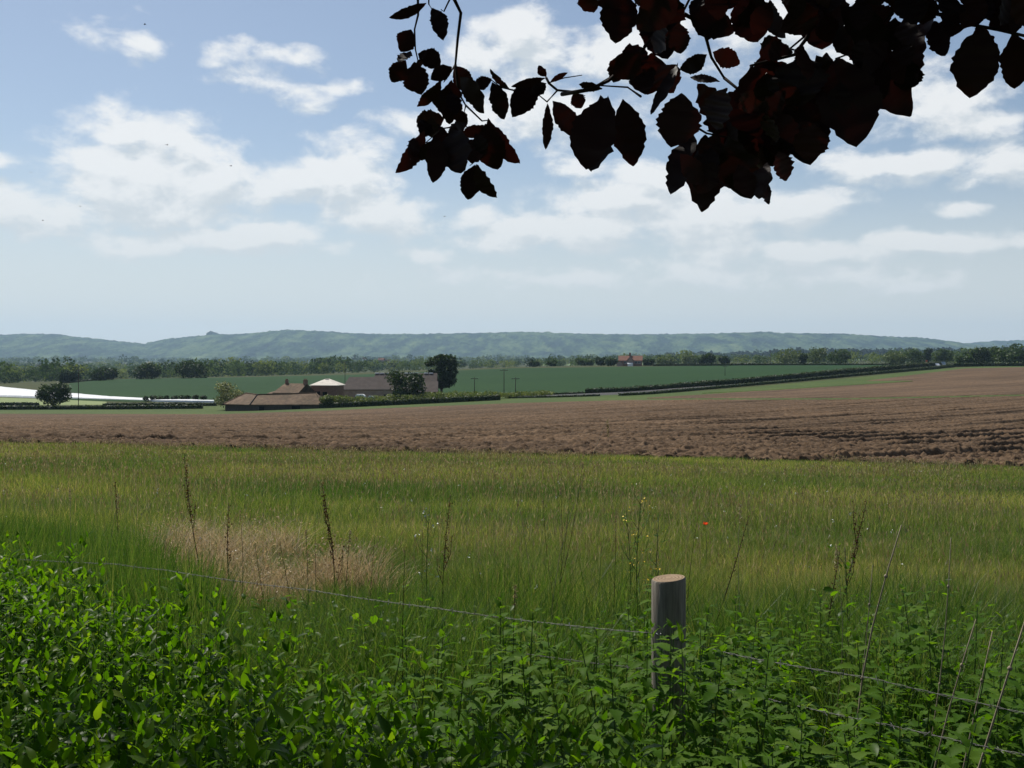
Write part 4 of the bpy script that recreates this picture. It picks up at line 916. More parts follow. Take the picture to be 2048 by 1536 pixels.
hd = empty('leafy_hedge', (0, 1.6, 0)); tag(hd, 'leafy green hedge of upright shoots filling the lower left foreground', 'hedge')
o = link('foliage', arr_mesh('foliage', V - np.array((0, 1.6, 0)), [f], True), M['hedge_shoot'], hd)
V, q, tr = blades(np.stack([X, Y - 1.6, topz - .75], 1), np.full(ns, .75), np.full(ns, .006), np.zeros(ns), rg, 2)
V2 = V.copy(); link('stems', arr_mesh('stems', V, [q, tr]), M['green_stem'], hd)
# inner twigs and shaded lower leaves that close the hedge
nn = 5200; Y2 = rg.uniform(.55, 3.3, nn); X2 = rg.uniform(-1, 1, nn) * (Y2 * .66 + .3); k = Y2 < hedge_edge(X2, Y2) - .08; X2, Y2 = X2[k], Y2[k]; n2 = len(X2)
B_ = np.stack([X2, Y2 - 1.6, rg.uniform(.15, .80, n2)], 1); D_ = rg.normal(size=(n2, 3)); D_[:, 2] *= .5
V, f = leaf_batch(B_, D_, rg.normal(size=(n2, 3)) + np.array((0, 0, 1.5)), rg.uniform(.035, .055, n2), rg.uniform(.015, .024, n2), rg, 4, .15, .3)
link('lower_foliage', arr_mesh('lower_foliage', V, [f], True), M['hedge_shoot'], hd)

# ---- stinging nettles
def nettle_mesh(sd, h):
    rg = np.random.default_rng(sd); parts = []; nn = 16; B = []; Dd = []; U = []; Ln = []
    for j in range(nn):
        z = h * (.30 + .70 * (j / (nn - 1)) ** .8); s = np.interp(j, [0, 4, 10, 13, 15], [.065, .082, .080, .060, .028])
        for a in (0, math.pi):
            an = a + j * math.pi / 2 + rg.uniform(-.25, .25); e = R(np.interp(j, [0, 9, 13, 15], [-14, 8, 30, 58]) + rg.normal(0, 15))
            d = np.array((math.cos(an) * math.cos(e), math.sin(an) * math.cos(e), math.sin(e))); pet = .020 if j < 13 else .006
            B.append(np.array((0, 0, z)) + d * pet + np.array((.03 * z * math.sin(sd), .03 * z * math.cos(sd), 0))); Dd.append(d - np.array((0, 0, .12))); U.append(np.array((-math.cos(an) * math.sin(e), -math.sin(an) * math.sin(e), math.cos(e))) + rg.normal(0, .15, 3)); Ln.append(s * rg.uniform(.8, 1.15))
    B, Dd, U, Ln = np.array(B), np.array(Dd), np.array(U), np.array(Ln)
    V, f = leaf_batch(B, Dd, U, Ln, Ln * .50, rg, 14, .26, .6, .14, .035, lambda t: np.where(t < .22, np.sin(t / .22 * math.pi / 2) ** .7, (1 - ((t - .22) / .78) ** 1.25)))
    return arr_mesh('leaves', V, [f], True)
def make_nettle(sd, h):
    r = empty('stinging_nettle', (0, 0, 0)); link('leaves', nettle_mesh(sd, h), M['nettle_leaf'], r)
    mb = MB(); mb.tube([(0, 0, -.1), (.015 * h * math.sin(sd), .015 * h * math.cos(sd), h * .5), (.03 * h * math.sin(sd), .03 * h * math.cos(sd), h)], [.0032, .0026, .0014], 5); mb.build('stem', M['green_stem'], r); return r
protos = [make_nettle(s, hh) for s, hh in ((1, .78), (2, .84), (3, .70), (4, .80), (5, .62))]
rg = np.random.default_rng(33); spots = [(.43, 3.12), (.475, 3.02), (.52, 3.18), (.545, 3.0), (.50, 2.86), (.60, 3.22), (.40, 3.0), (.385, 2.82), (.45, 2.92)]
tries = 0
while len(spots) < 292 and tries < 16000:
    tries += 1; Y_ = rg.uniform(1.35, 4.3); px = rg.uniform(520, 2250); X_ = (px - 1024) / F * Y_
    he = float(hedge_edge(np.array([X_]), np.array([Y_]))[0])
    far = np.interp(px, [520, 760, 950, 1300, 1700, 2300], [2.75, 3.3, 3.7, 4.2, 4.3, 3.4])
    if Y_ < he + .10 or Y_ > far: continue
    if math.hypot(X_ - .55, Y_ - 3.5) < .12: continue
    if any((X_ - a) ** 2 + (Y_ - b) ** 2 < .0055 for a, b in spots): continue
    if fbm(np.array([X_ * 1.6]), np.array([Y_ * 1.6]), 2, 55)[0] < .35: continue
    spots.append((X_, Y_))
for i, (x, y) in enumerate(spots):
    protos_i = i if i < 5 else int(rg.integers(0, 5)); o = protos[i] if i < 5 else copy_tree(protos[protos_i])
    sc = rg.uniform(.72, 1.08); pxx = 1024 + F * x / y; lim = (EYE - (.268 if 1285 < pxx < 1400 and y < 3.5 else .240 + .018 * math.sin(x * 9 + y * 7)) * y - hgt(x, y)) / .80
    o.location = (x, y, hgt(x, y)); o.rotation_euler = (rg.normal(0, .10), rg.normal(0, .10), rg.uniform(0, 6.28)); hp_ = (.78, .84, .70, .80, .62)[protos_i]; o.scale = (sc, sc, lim * .8 / hp_ * .98 if i < 9 else min(sc, lim))
    tag(o, 'green stinging nettle in the thicket around and right of the wooden post', 'nettle', 'stinging nettles by the fence')

# ---- small-leaved undergrowth woven through the grass by the fence
r_ = np.random.default_rng(61); X, Y = region(15000, [(-260, 2.9, 4.6), (400, 2.6, 4.8), (1000, 2.2, 5.2), (1500, 1.9, 5.2), (2300, 1.5, 5.0)], 0, 0, r_)
k = (fbm(X * 2.2, Y * 2.2, 3, 31) > .42) & (Y > hedge_edge(X, Y)); X, Y = X[k], Y[k]; n = len(X)
hh = r_.uniform(0, 1, n) ** .6 * (.30 + .55 * fbm(X * 1.4, Y * 1.4, 2, 32)); a = r_.uniform(0, 6.28, n); e = r_.uniform(-.2, 1.0, n)
D_ = np.stack([np.cos(a) * np.cos(e), np.sin(a) * np.cos(e), np.sin(e)], 1); U_ = np.stack([-np.cos(a) * np.sin(e), -np.sin(a) * np.sin(e), np.cos(e)], 1) + r_.normal(0, .3, (n, 3)); Ln = r_.uniform(.022, .06, n)
V, f = leaf_batch(np.stack([X, Y, height(X, Y) + hh], 1), D_, U_, Ln, Ln * r_.uniform(.25, .6, n), r_, 5, .25, .5, .08, .06)
tag(link('undergrowth', arr_mesh('undergrowth', V, [f], True), M['hedge_shoot']), 'small-leaved green undergrowth woven through the grass along the fence', 'undergrowth', kind='stuff')

# ---- fence post and wire
PX, PY = (1337 - 1024) / F * 3.5, 3.5; pz = hgt(PX, PY); ptop = EYE - (1156 - HOR) / F * 3.5
fp = empty('fence_post', (PX, PY, pz)); tag(fp, 'round sawn wooden fence post standing among the nettles', 'fence post')
m, t, out = new_mat('post_wood_mat')
c = ramp(t, tnoise(t, 9, 7, .65, (9, 9, .6), 'obj'), [(.30, (.12, .102, .082)), (.5, (.22, .19, .155)), (.72, (.34, .30, .25))])
p = t.nodes.new('ShaderNodeBsdfPrincipled'); t.links.new(c, p.inputs['Base Color']); p.inputs['Roughness'].default_value = .85; p.inputs['Specular IOR Level'].default_value = .2
b = t.nodes.new('ShaderNodeBump'); b.inputs['Strength'].default_value = .6; b.inputs['Distance'].default_value = .006; t.links.new(tnoise(t, 9, 7, .65, (9, 9, .6), 'obj'), b.inputs['Height']); t.links.new(b.outputs[0], p.inputs['Normal'])
t.links.new(p.outputs[0], out.inputs[0]); M['post'] = m
m, t, out = new_mat('post_end_mat')
tcn = t.nodes.new('ShaderNodeTexCoord'); wv = t.nodes.new('ShaderNodeTexWave'); wv.wave_type = 'RINGS'; wv.rings_direction = 'Z'; wv.inputs['Scale'].default_value = 26; wv.inputs['Distortion'].default_value = 2.5; wv.inputs['Detail'].default_value = 3; wv.inputs['Detail Scale'].default_value = 6
t.links.new(tcn.outputs['Object'], wv.inputs['Vector'])
c = ramp(t, wv.outputs['Fac'], [(.2, (.20, .145, .095)), (.8, (.30, .235, .165))]); c = mixc(t, 1.0, c, ramp(t, tnoise(t, 22, 5, .6, None, 'obj'), [(.3, (.75, .72, .68)), (.6, (1.05, 1, .97))]), 'MULTIPLY')
p = t.nodes.new('ShaderNodeBsdfPrincipled'); t.links.new(c, p.inputs['Base Color']); p.inputs['Roughness'].default_value = .9; p.inputs['Specular IOR Level'].default_value = .1; t.links.new(p.outputs[0], out.inputs[0]); M['post_end'] = m
r_p = .0595; hp = ptop - pz; nseg = 40; mb = MB(); rings = []
for z, rr in ((-.4, r_p * .97), (0, r_p * .97), (hp * .4, r_p * .985), (hp * .8, r_p), (hp - .006, r_p), (hp, r_p - .004)):
    rings.append([(math.cos(2*math.pi*k/nseg) * rr * (1 + .012 * math.sin(3 * 2*math.pi*k/nseg + z)), math.sin(2*math.pi*k/nseg) * rr, z + (.006 * math.cos(2*math.pi*k/nseg) if z > .5 else 0)) for k in range(nseg)])
vs = [v for r in rings for v in r]; fs = [(i*nseg+k, i*nseg+(k+1) % nseg, (i+1)*nseg+(k+1) % nseg, (i+1)*nseg+k) for i in range(len(rings)-1) for k in range(nseg)]
mb.add(vs, fs); mb.build('post_shaft', M['post'], fp, True)
e = MB(); e.add(rings[-1] + [(0, 0, hp + .001)], [(k, (k+1) % nseg, nseg) for k in range(nseg)]); e.build('sawn_end', M['post_end'], fp)
def wire(pts, label, seed, grp='barbed wires of the fence'):
    P = [at(*p) for p in pts]; dense = []
    for i in range(len(P) - 1):
        ln = (P[i+1] - P[i]).length; n = max(2, int(ln / .02)); sag = .012 * ln
        for k in range(n + (i == len(P) - 2)):
            q = k / n; v = P[i].lerp(P[i+1], q); v.z -= sag * 4 * q * (1 - q) * .5; dense.append(v)
    org = dense[0].copy(); rt = empty('barbed_wire', org); tag(rt, label, 'barbed wire', grp)
    for s in (0, math.pi):
        mb = MB(); pp = [v - org + Vector((0, .0022 * math.cos(i * 1.05 + s), .0022 * math.sin(i * 1.05 + s))) for i, v in enumerate(dense)]
        mb.tube(pp, .0009, 5); mb.build('strand', M['wire'], rt, True)
    rr = random.Random(seed); L0 = 0; bb = MB()
    for i in range(3, len(dense) - 3, 5):
        c0 = dense[i] - org
        for q in range(2):
            d = Vector((rr.uniform(-.3, .3), rr.uniform(-1, 1), rr.uniform(-1, 1))).normalized() * .014; bb.tube([c0 - d, c0 + d], .0009, 4)
    bb.build('barbs', M['wire'], rt)
post_l = (1303, 1266, 3.44); post_r = (1368, 1282, 3.44)
wire([(-300, 1092, 5.6), (230, 1128, 4.85), (330, 1140, 4.65), (620, 1180, 4.2), (870, 1216, 3.9), (1130, 1250, 3.62), post_l, post_r, (1480, 1312, 3.25), (1740, 1356, 2.95), (1950, 1404, 2.75), (2300, 1480, 2.45)], 'upper twisted barbed wire running past the wooden post', 1)
wire([(1000, 1300, 3.62), (1290, 1338, 3.44), (1385, 1352, 3.42), (1480, 1385, 3.25), (1800, 1455, 2.9), (2200, 1540, 2.5)], 'lower barbed wire stapled near the foot of the wooden post', 2)
sp = MB()
for (px, py) in ((1318, 1268), (1352, 1277)):
    c0 = at(px, py, PY - r_p - .002); c0 -= fp.location; sp.tube([c0 + Vector((-.007, .008, 0)), c0 + Vector((-.006, -.004, 0)), c0 + Vector((.006, -.004, 0)), c0 + Vector((.007, .008, 0))], .0018, 5)
sp.build('staple', M['zinc'], fp)

# ---- dead seeding stems, dry stalks and flowering weeds
def rod(top, base, n=7, bend=.02, rr=None):
    rr = rr or random; a, b = Vector(base), Vector(top); sidev = Vector(((rr.random() - .5) * bend, (rr.random() - .5) * bend, 0)) * (b - a).length * 4
    return [a.lerp(b, i / (n - 1)) + sidev * math.sin(math.pi * i / (n - 1)) for i in range(n)]
def dock(top, bot, Y, label, seed, heavy=1.0, branch=3):
    T = at(top[0], top[1], Y); b0 = at(bot[0], bot[1], Y); g = hgt(b0.x, Y); dirv = (T - b0)
    base = b0 + dirv * ((g - b0.z) / dirv.z) if dirv.z > 0 else b0; base.z = g
    rt = empty('dead_dock', base); tag(rt, label, 'dock plant', 'dead dock stems over the meadow'); rr = random.Random(seed); rg = np.random.default_rng(seed)
    pts = [p - base for p in rod(T, base, 9, .02, rr)]; mb = MB(); mb.tube(pts, [.0048 - .0034 * i / 8 for i in range(9)], 6); P = []
    H = (T - base).length
    def whorls(a, b, n, sc):
        for i in range(n):
            q = i / max(1, n - 1); c = a.lerp(b, q)
            for _ in range(int(6 * heavy * sc * (.4 + .9 * math.sin(math.pi * min(1, .12 + q * .85))))): P.append(np.array(c) + rg.normal(0, .009 * sc, 3) * np.array((1, 1, .8)))
    whorls(pts[4].lerp(pts[5], .2), pts[8], int(22 * H / .9), 1.0)
    for k in range(branch):
        i = 3 + k % 4; a = pts[i].lerp(pts[i+1], rr.random()); an = rr.uniform(0, 6.28); ln = rr.uniform(.12, .26) * H
        b = a + Vector((math.cos(an) * .22, math.sin(an) * .22, .95)).normalized() * ln; mb.tube([a, a.lerp(b, .5) + Vector((math.cos(an), math.sin(an), 0)) * .02, b], [.0026, .002, .001], 5); whorls(a.lerp(b, .3), b, 9, .65)
    mb.build('stem', M['dead_stem'], rt, True); V, f = quads_on(np.array(P), 0.0052 * Y / 5.5, rg, .9); link('seed_spike', arr_mesh('seed_spike', V, [f]), M['rust_seed'], rt)
dock((368, 906), (391, 1056), 8.0, 'dark dock stem farthest left, rising above the dry brush to the ploughed field', 1, 1.0, 2)
dock((643, 966), (653, 1132), 6.3, 'thickest and darkest dock spike, right of the dry brush', 2, 1.7, 3)
dock((901, 990), (893, 1150), 6.4, 'slender reddish dock stem near the middle of the meadow', 3, .8, 2)
dock((458, 1005), (462, 1130), 7.6, 'short dark dock stem standing in the dry brush', 4, .6, 1)
dock((1734, 1000), (1690, 1180), 5.8, 'rusty leaning dock stem to the right of the wooden post', 5, 1.1, 3)
dock((1497, 1034), (1452, 1170), 5.8, 'thin dark dock stem leaning right just beside the wooden post', 6, .5, 0)
dock((1680, 1100), (1655, 1260), 5.0, 'shorter brown dock stem next to the rusty leaning one', 7, .6, 1)
dock((230, 960), (236, 1040), 8.4, 'faint dock stem at the left end of the tall grass', 8, .5, 0)
def stalk(top, bot, Y, label, mat='pale_stem', r=.0035, seed=1, nodes=True, name='dry_stalk', grp='pale dry stalks on the right', bend=.03, head=0):
    T = at(top[0], top[1], Y); b0 = at(bot[0], bot[1], Y); g = hgt(b0.x, Y); d = T - b0; base = b0 + d * ((g - b0.z) / d.z); base.x = b0.x * .6 + base.x * .4; base.z = g
    rt = empty(name, base); tag(rt, label, 'stalk', grp); rr = random.Random(seed); pts = [p - base for p in rod(T, base, 8, bend, rr)]; mb = MB(); mb.tube(pts, [r * (1 - .6 * i / 7) for i in range(8)], 6)
    if nodes:
        for i in (2, 4, 6): mb.tube([pts[i] - Vector((0, 0, .006)), pts[i], pts[i] + Vector((0, 0, .006))], [r * .8, r * 1.5, r * .7], 6)
    mb.build('stem', M[mat], rt, True)
    if head:
        rg = np.random.default_rng(seed); P = np.array([np.array(pts[-1]) + np.array((0, 0, -head * q)) + rg.normal(0, .003, 3) for q in rg.uniform(0, 1, 46)]); V, f = quads_on(P, .0065, rg, .4); link('seed_head', arr_mesh('seed_head', V, [f]), M['seed'], rt)
stalk((1803, 1050), (1752, 1335), 3.2, 'tall pale dry stalk, leftmost of the bare stalks on the right', seed=1, r=.0045)
stalk((1902, 1075), (1838, 1350), 3.2, 'thin brown dry stalk between the pale ones on the right', seed=2, r=.003)
stalk((1952, 1238), (1905, 1356), 2.9, 'short pale stalk third along from the post on the right', seed=3)
stalk((1985, 1262), (1935, 1392), 2.8, 'short pale stalk leaning behind the wire end', seed=4, r=.003)
stalk((2052, 1235), (1955, 1405), 2.7, 'thick bleached stalk leaning at the right edge', seed=5, r=.005)
stalk((1745, 1130), (1705, 1290), 3.5, 'dull brown stalk left of the tall pale one', seed=6, r=.003)
for i, (tp, bt, Y_, lb) in enumerate([((1166, 925), (1110, 1128), 7.0, 'longest wiry grass stem of the tuft, leaning right up to the ploughed field'), ((1086, 1000), (1108, 1125), 7.0, 'wiry grass stem of the tuft leaning left'),
        ((1121, 975), (1113, 1125), 7.0, 'upright wiry grass stem in the middle of the tuft'), ((1036, 1000), (1058, 1150), 6.8, 'nodding grass stem left of the wiry tuft'), ((1140, 985), (1115, 1130), 7.1, 'short wiry grass stem inside the tuft')]):
    stalk(tp, bt, Y_, lb, 'dead_stem' if i != 3 else 'pale_stem', .0028, 20 + i, False, 'wiry_grass', 'wiry grass stems in the middle of the meadow', .015, .05)
for i, (tp, bt, Y_) in enumerate([((612, 1060), (618, 1180), 5.6), ((630, 1040), (640, 1180), 5.8), ((560, 1085), (590, 1180), 5.2), ((510, 1088), (555, 1200), 5.0), ((700, 1060), (690, 1170), 5.8), ((750, 1070), (745, 1170), 5.6), ((480, 1020), (478, 1140), 6.8), ((845, 1060), (848, 1150), 6.0), ((1232, 1020), (1225, 1160), 5.8), ((1400, 1010), (1385, 1140), 6.0), ((1030, 1170), (1024, 1270), 3.3), ((810, 1100), (816, 1220), 3.6)]):
    stalk(tp, bt, Y_, 'thin dark upright stalk standing in the grass along the wire', 'dead_stem', .0024, 40 + i, False, 'thin_stalk', 'thin dark stalks along the wire', .02, .0 if i % 2 else .07)
for i, (tp, bt, Y_, lb) in enumerate([((140, 978), (128, 1010), 5.6, 'bleached grass plume at the far left above the tall grass'), ((236, 988), (228, 1040), 5.8, 'bleached grass plume second from the left'), ((1216, 836), (1180, 960), 4.6, 'pale grass plume reaching over the ploughed field'), ((1480, 1008), (1500, 1120), 4.6, 'arching pale grass plume right of the post'), ((1672, 1090), (1640, 1250), 3.7, 'bright grass blade curving up right of the post')]):
    stalk(tp, bt, Y_, lb, 'pale_stem', .0018, 70 + i, False, 'grass_plume', 'pale grass plumes over the meadow', .05, .09)
def weed(px, ytop, ybot, Y, label, seed, nb=12, mat='yellow', fs=.009, wd=.16, cat='flowering weed', name='flowering_weed', leafy=True):
    T = at(px, ytop, Y); g = hgt(T.x, Y); base = Vector((T.x, Y, g)); H = T.z - g; rt = empty(name, base); tag(rt, label, cat); rr = random.Random(seed); rg = np.random.default_rng(seed)
    mb = MB(); pts = [p - base for p in rod(T, base, 7, .02, rr)]; mb.tube(pts, [.0045 - .003 * i / 6 for i in range(7)], 6); FL = []; LB = []; LD = []
    for k in range(nb):
        q = .35 + .6 * k / nb; i = int(q * 6); a = pts[i].lerp(pts[min(6, i+1)], q * 6 - i); an = k * 2.4; ln = H * rr.uniform(.12, .24) * (1.25 - q * .7)
        b = a + Vector((math.cos(an) * wd * 3, math.sin(an) * wd * 3, 1)).normalized() * ln; mb.tube([a, a.lerp(b, .5) + Vector((math.cos(an), math.sin(an), 0)) * .015, b], [.002, .0015, .001], 5)
        for _ in range(4): FL.append(np.array(b) + rg.normal(0, .014, 3))
        LB += [np.array(a), np.array(a.lerp(b, .4))]; LD += [np.array((math.cos(an), math.sin(an), .3)), np.array((math.cos(an + 1), math.sin(an + 1), .4))]
    mb.build('stem', M['green_stem'], rt, True); V, f = quads_on(np.array(FL), fs, rg, .9); link('flowers', arr_mesh('flowers', V, [f]), M[mat], rt)
    if leafy:
        LB = np.array(LB); LD = np.array(LD); n = len(LB); V, f = leaf_batch(LB, LD, np.tile((0, 0, 1.), (n, 1)), rg.uniform(.04, .08, n), rg.uniform(.010, .018, n), rg, 5, .2, .4, .2, .1); link('leaves', arr_mesh('leaves', V, [f], True), M['nettle_leaf'], rt)
weed(1285, 975, 1180, 5.9, 'tall green weed with tiny yellow flowers behind the wooden post', 1, 13, fs=.0065)
weed(1252, 1020, 1180, 6.2, 'smaller yellow-flowered weed left of the tall one', 2, 8, fs=.006)
weed(1318, 1030, 1180, 5.7, 'yellow-flowered weed just above the wooden post', 3, 7, fs=.006)
weed(860, 1010, 1150, 6.3, 'green weed with a few white flowers near the slender dock stem', 4, 8, 'white_petal', .007)
weed(1690, 1095, 1200, 5.0, 'leafy green weed among the stalks to the right of the post', 6, 10, 'nettle_leaf', .01)
# one red poppy
pp = at(1411, 1050, 9.0); g = hgt(pp.x, pp.y); po = empty('poppy', (pp.x, pp.y, g)); tag(po, 'single red poppy in the meadow right of the post', 'poppy')
mb = MB(); h = pp.z - g; mb.tube([(0, 0, 0), (.01, 0, h * .6), (0, 0, h)], .002, 5); mb.build('stem', M['green_stem'], po)
rg = np.random.default_rng(2); an = np.arange(5) * 1.257; D_ = np.stack([np.cos(an), np.sin(an), 0 * an + .7], 1); V, f = leaf_batch(np.tile((0, 0, h), (5, 1)), D_, np.stack([-np.cos(an), -np.sin(an), 0 * an + .6], 1), np.full(5, .034), np.full(5, .040), rg, 5, .1, -.5, 0, .08); link('petals', arr_mesh('petals', V, [f], True), M['poppy'], po)
# scattered small white flowers in the meadow
r_ = np.random.default_rng(91); X, Y = wedge_points(170, 7, 27, r_, .6, 1.3); P = np.stack([X, Y, height(X, Y) + r_.uniform(.25, .36, len(X)) * np.clip(1.15 - Y / 60, .6, 1)], 1); P = np.repeat(P, 4, 0) + r_.normal(0, .010, (len(P) * 4, 3))
V, f = quads_on(P, .008, r_); tag(link('meadow_flowers', arr_mesh('meadow_flowers', V, [f]), M['white_petal']), 'tiny white flowers dotted through the meadow grass', 'flowers', kind='stuff')

# ================================================================== the copper beech overhead
M['beech_leaf'] = foliage('beech_leaf_mat', [(0, (.015, .010, .011)), (.6, (.024, .014, .014)), (1, (.042, .020, .017))], .10, .5, .16, (2.0, .5, .35))
M['beech_bark'] = surface('beech_bark_mat', [(.3, (.035, .030, .028)), (.7, (.075, .066, .060))], 7, 6, .9, .2, .4, 10)
M['twig'] = surface('twig_mat', [(.3, (.018, .012, .010)), (.7, (.035, .024, .020))], 25, 5, .85, .2)
bt = empty('copper_beech', (2.6, -3.2, 0)); tag(bt, 'dark purple-leaved beech tree overhanging the view from above', 'tree')
OB = np.array((2.6, -3.2, 0.))
# leaves seen against the sky: (base x, base y, tip x, tip y, width) in two enlarged views of the photo
LA = [(415,20,150,130,75),(450,60,530,280,120),(300,215,232,375,140),(350,390,510,485,135),(300,378,205,445,95),(262,440,160,602,125),(325,455,375,680,185),(345,440,382,480,70),(600,490,450,575,105),
 (615,478,752,672,135),(525,590,362,802,115),(600,585,605,905,185),(650,560,795,832,150),(892,578,755,640,95),(1035,662,868,525,65),(892,600,995,872,140),(1245,608,1050,842,170),(1285,570,1045,635,55),(1290,562,1232,485,62),(1292,608,1180,690,85),
 (1315,605,1440,535,38),(1298,755,1302,1090,80),(1335,738,1512,1000,150),(1488,680,1545,790,105),(1690,700,1585,1222,300),(1700,650,1525,625,70),(545,860,335,900,165),(400,950,212,1258,125),(470,990,462,1320,150),(600,940,640,1252,250),(620,925,590,1065,95),
 (832,915,665,1005,95),(845,905,928,1242,215),(862,868,1108,1172,150),(768,1205,715,1458,150),(778,1200,900,1468,140),(720,1020,785,1175,160),(1642,-20,1555,75,80),(700,900,560,1010,120),(520,660,505,800,120),(380,870,400,990,120)]
LBB = [(230,-40,186,182,160),(340,40,422,258,170),(480,-15,285,130,150),(520,38,718,142,135),(760,-5,832,185,185),(890,0,945,168,80),(1125,-60,1120,218,240),(1210,30,1452,200,130),(1275,140,1560,508,210),(1590,92,1528,352,145),(1612,20,1598,176,65),(1640,95,1685,250,95),(1780,125,1650,110,70),
 (1855,128,1803,432,190),(2000,150,2008,402,135),(1500,-40,1562,95,150),(1900,0,1788,102,115),(2045,-25,1900,125,140),(2000,20,1990,150,90),(1720,-20,1690,60,120),(300,240,180,352,120),(350,240,330,432,160),(150,440,50,762,190),(218,450,272,752,145),(470,288,340,505,65),(602,248,480,315,75),(628,238,748,292,85),(662,372,518,340,38),
 (485,425,438,665,185),(530,595,428,872,140),(590,615,600,962,190),(700,620,790,918,185),(838,790,888,928,75),(925,690,965,822,105),(1000,420,1072,745,210),(1190,265,1286,652,255),(800,300,830,520,250),(900,330,960,620,240),(690,400,640,590,170),(700,420,760,660,260),(560,380,700,560,150),(1040,250,1010,480,260),(1130,330,1170,560,220),
 (870,520,900,760,240),(780,560,840,800,230),(960,560,1010,700,200),(1290,250,1400,440,170),(640,640,660,800,170),(1080,560,1060,730,150),(880,740,830,900,120),(940,180,850,260,110),(1000,20,1060,150,160),(600,-30,640,90,170),(420,-40,380,120,200),(1330,20,1390,150,150),(880,200,990,240,60),(250,200,300,300,120),(380,300,440,420,130),(1400,340,1392,450,80)]
rg = np.random.default_rng(44)
for fx, fy in ((620,760),(720,800),(820,700),(900,600),(1000,600),(1080,500),(800,450),(900,420),(1000,380),(750,640),(860,330),(1100,300),(1200,330),(1290,380),(1380,240),(1450,320),(1120,100),(1010,0),(820,60),(560,790),(960,500),(1150,420),(1050,640),(330,150),(380,60),(290,330),(440,150),(680,700),(1320,120),(1560,20),(1880,40),(1980,30),(2030,60),(1800,30),(1260,200),(700,30)):
    LBB += [(fx + dx + rg.normal(0, 25), fy - 70 + dy, fx + dx + rg.normal(0, 55), fy + 70 + dy, 100 + rg.normal(0, 14)) for dx, dy in ((-38, -20), (38, 22))]
for i in range(44):
    fx = 90 + i * 45 + rg.normal(0, 12); y1 = 22 + rg.normal(0, 30); LBB.append((fx + rg.normal(0, 30), y1 - rg.uniform(95, 140), fx + rg.normal(0, 35), y1, 84 + rg.normal(0, 14)))
for fx, fy in ((1300,60),(1380,120),(1460,150),(1500,220),(1430,230),(1540,120),(1330,240),(1700,60),(1840,180),(1150,20),(1060,80)): LBB.append((fx, fy - 70, fx + rg.normal(0, 50), fy + 75, 98))
for fx, fy in ((570,740),(430,930),(620,1080),(720,1100),(800,1050),(560,1130),(480,760),(640,860),(460,1100),(330,1080),(520,980)):
    LA.append((fx + rg.normal(0, 25), fy - 75, fx + rg.normal(0, 60), fy + 80, 105 + rg.normal(0, 12)))
def beech_leaves(lst, ox, oy, sc, Yb, name):
    B = []; T = []; Wp = []; YY = []
    for (x0, y0, x1, y1, w) in lst:
        Y_ = Yb + rg.uniform(-.16, .16); a = at(ox + x0 / sc, oy + y0 / sc, Y_); b = at(ox + x1 / sc, oy + y1 / sc, Y_ + rg.uniform(-.03, .03)); B.append(a); T.append(b); Wp.append(w / sc * Y_ / F)
    B = np.array(B); T = np.array(T); Wp = np.array(Wp); D_ = T - B; n = len(B); Ln = np.linalg.norm(D_, axis=1)
    view = -B + np.array((0, 0, EYE)); view /= np.linalg.norm(view, axis=1)[:, None]; U = view + rg.normal(0, .33, (n, 3))
    prof = lambda t: np.where(t < .5, np.sin(np.clip(t / .5, 0, 1) * math.pi / 2) ** .95, np.cos(np.clip((t - .5) / .5, 0, 1) * math.pi / 2) ** .72)
    V, f = leaf_batch(B, D_, U, Ln * 1.03, Wp * 1.08, rg, 20, .14, .20, .04, .035, prof, .05, .05)
    link(name, arr_mesh(name, V - OB[None], [f], True), M['beech_leaf'], bt)
beech_leaves(LA, 740, 0, 3.658, 2.0, 'leaf_spray'); beech_leaves(LBB, 1150, 0, 2.2806, 1.62, 'leaf_spray')
TA = [((590,-60),(665,95),(642,280),(625,470),.0042),((625,470),(570,560),(540,600),.002),((625,470),(640,620),(660,700),(700,770),.003),((700,770),(820,885),(862,880),.002),((700,775),(672,890),(622,925),.0018),((350,-60),(352,110),(326,215),(332,360),(350,440),.0026),((610,-60),(540,85),(520,70),.002),((430,-30),(430,30),(450,62),.0018),
      ((1290,570),(1310,610),(1370,660),(1500,672),(1590,665),(1700,600),(1900,480),.003),((1370,662),(1295,745),(1240,700),.002),((1310,605),(1420,570),(1552,550),.0016),((770,1180),(730,1212),.0012),((600,930),(530,940),(400,1050),.0018),((1050,660),(960,640),(880,580),.0018),((1240,610),(1050,660),.0018)]
TB = [((-60,430),(60,410),(150,370),(300,240),(380,130),(500,40),(560,-80),.0036),((500,65),(580,110),(600,180),(622,262),(680,355),.0034),((580,110),(700,135),.0018),((1560,-60),(1640,62),(1720,75),(1790,110),(1930,135),(2120,180),.0042),((1462,40),(1410,98),(1404,130),.0016),((1560,60),(1465,40),(1500,80),(1570,92),.002),((1045,168),(980,222),(1040,240),.002),((520,560),(600,608),(700,628),.0022),((300,440),(240,398),(110,390),.002),((1130,-60),(1060,170),(1000,250),(800,300),.004),((680,355),(760,420),(900,520),.003),((1210,20),(1290,230),(1190,268),.003),((1930,135),(1900,10),(1860,-60),.003),((660,640),(665,672),.001)]
def twigs(lst, ox, oy, sc, Yb):
    for tw in lst:
        mb = MB(); mb.tube([at(ox + x / sc, oy + y / sc, Yb + .05 * math.sin(i + x)) - Vector(OB) for i, (x, y) in enumerate(tw[:-1])], [tw[-1] * (1 - .45 * i / (len(tw) - 2)) for i in range(len(tw) - 1)], 6)
        mb.build('twig', M['twig'], bt, True)
twigs(TA, 740, 0, 3.658, 2.0); twigs(TB, 1150, 0, 2.2806, 1.62)
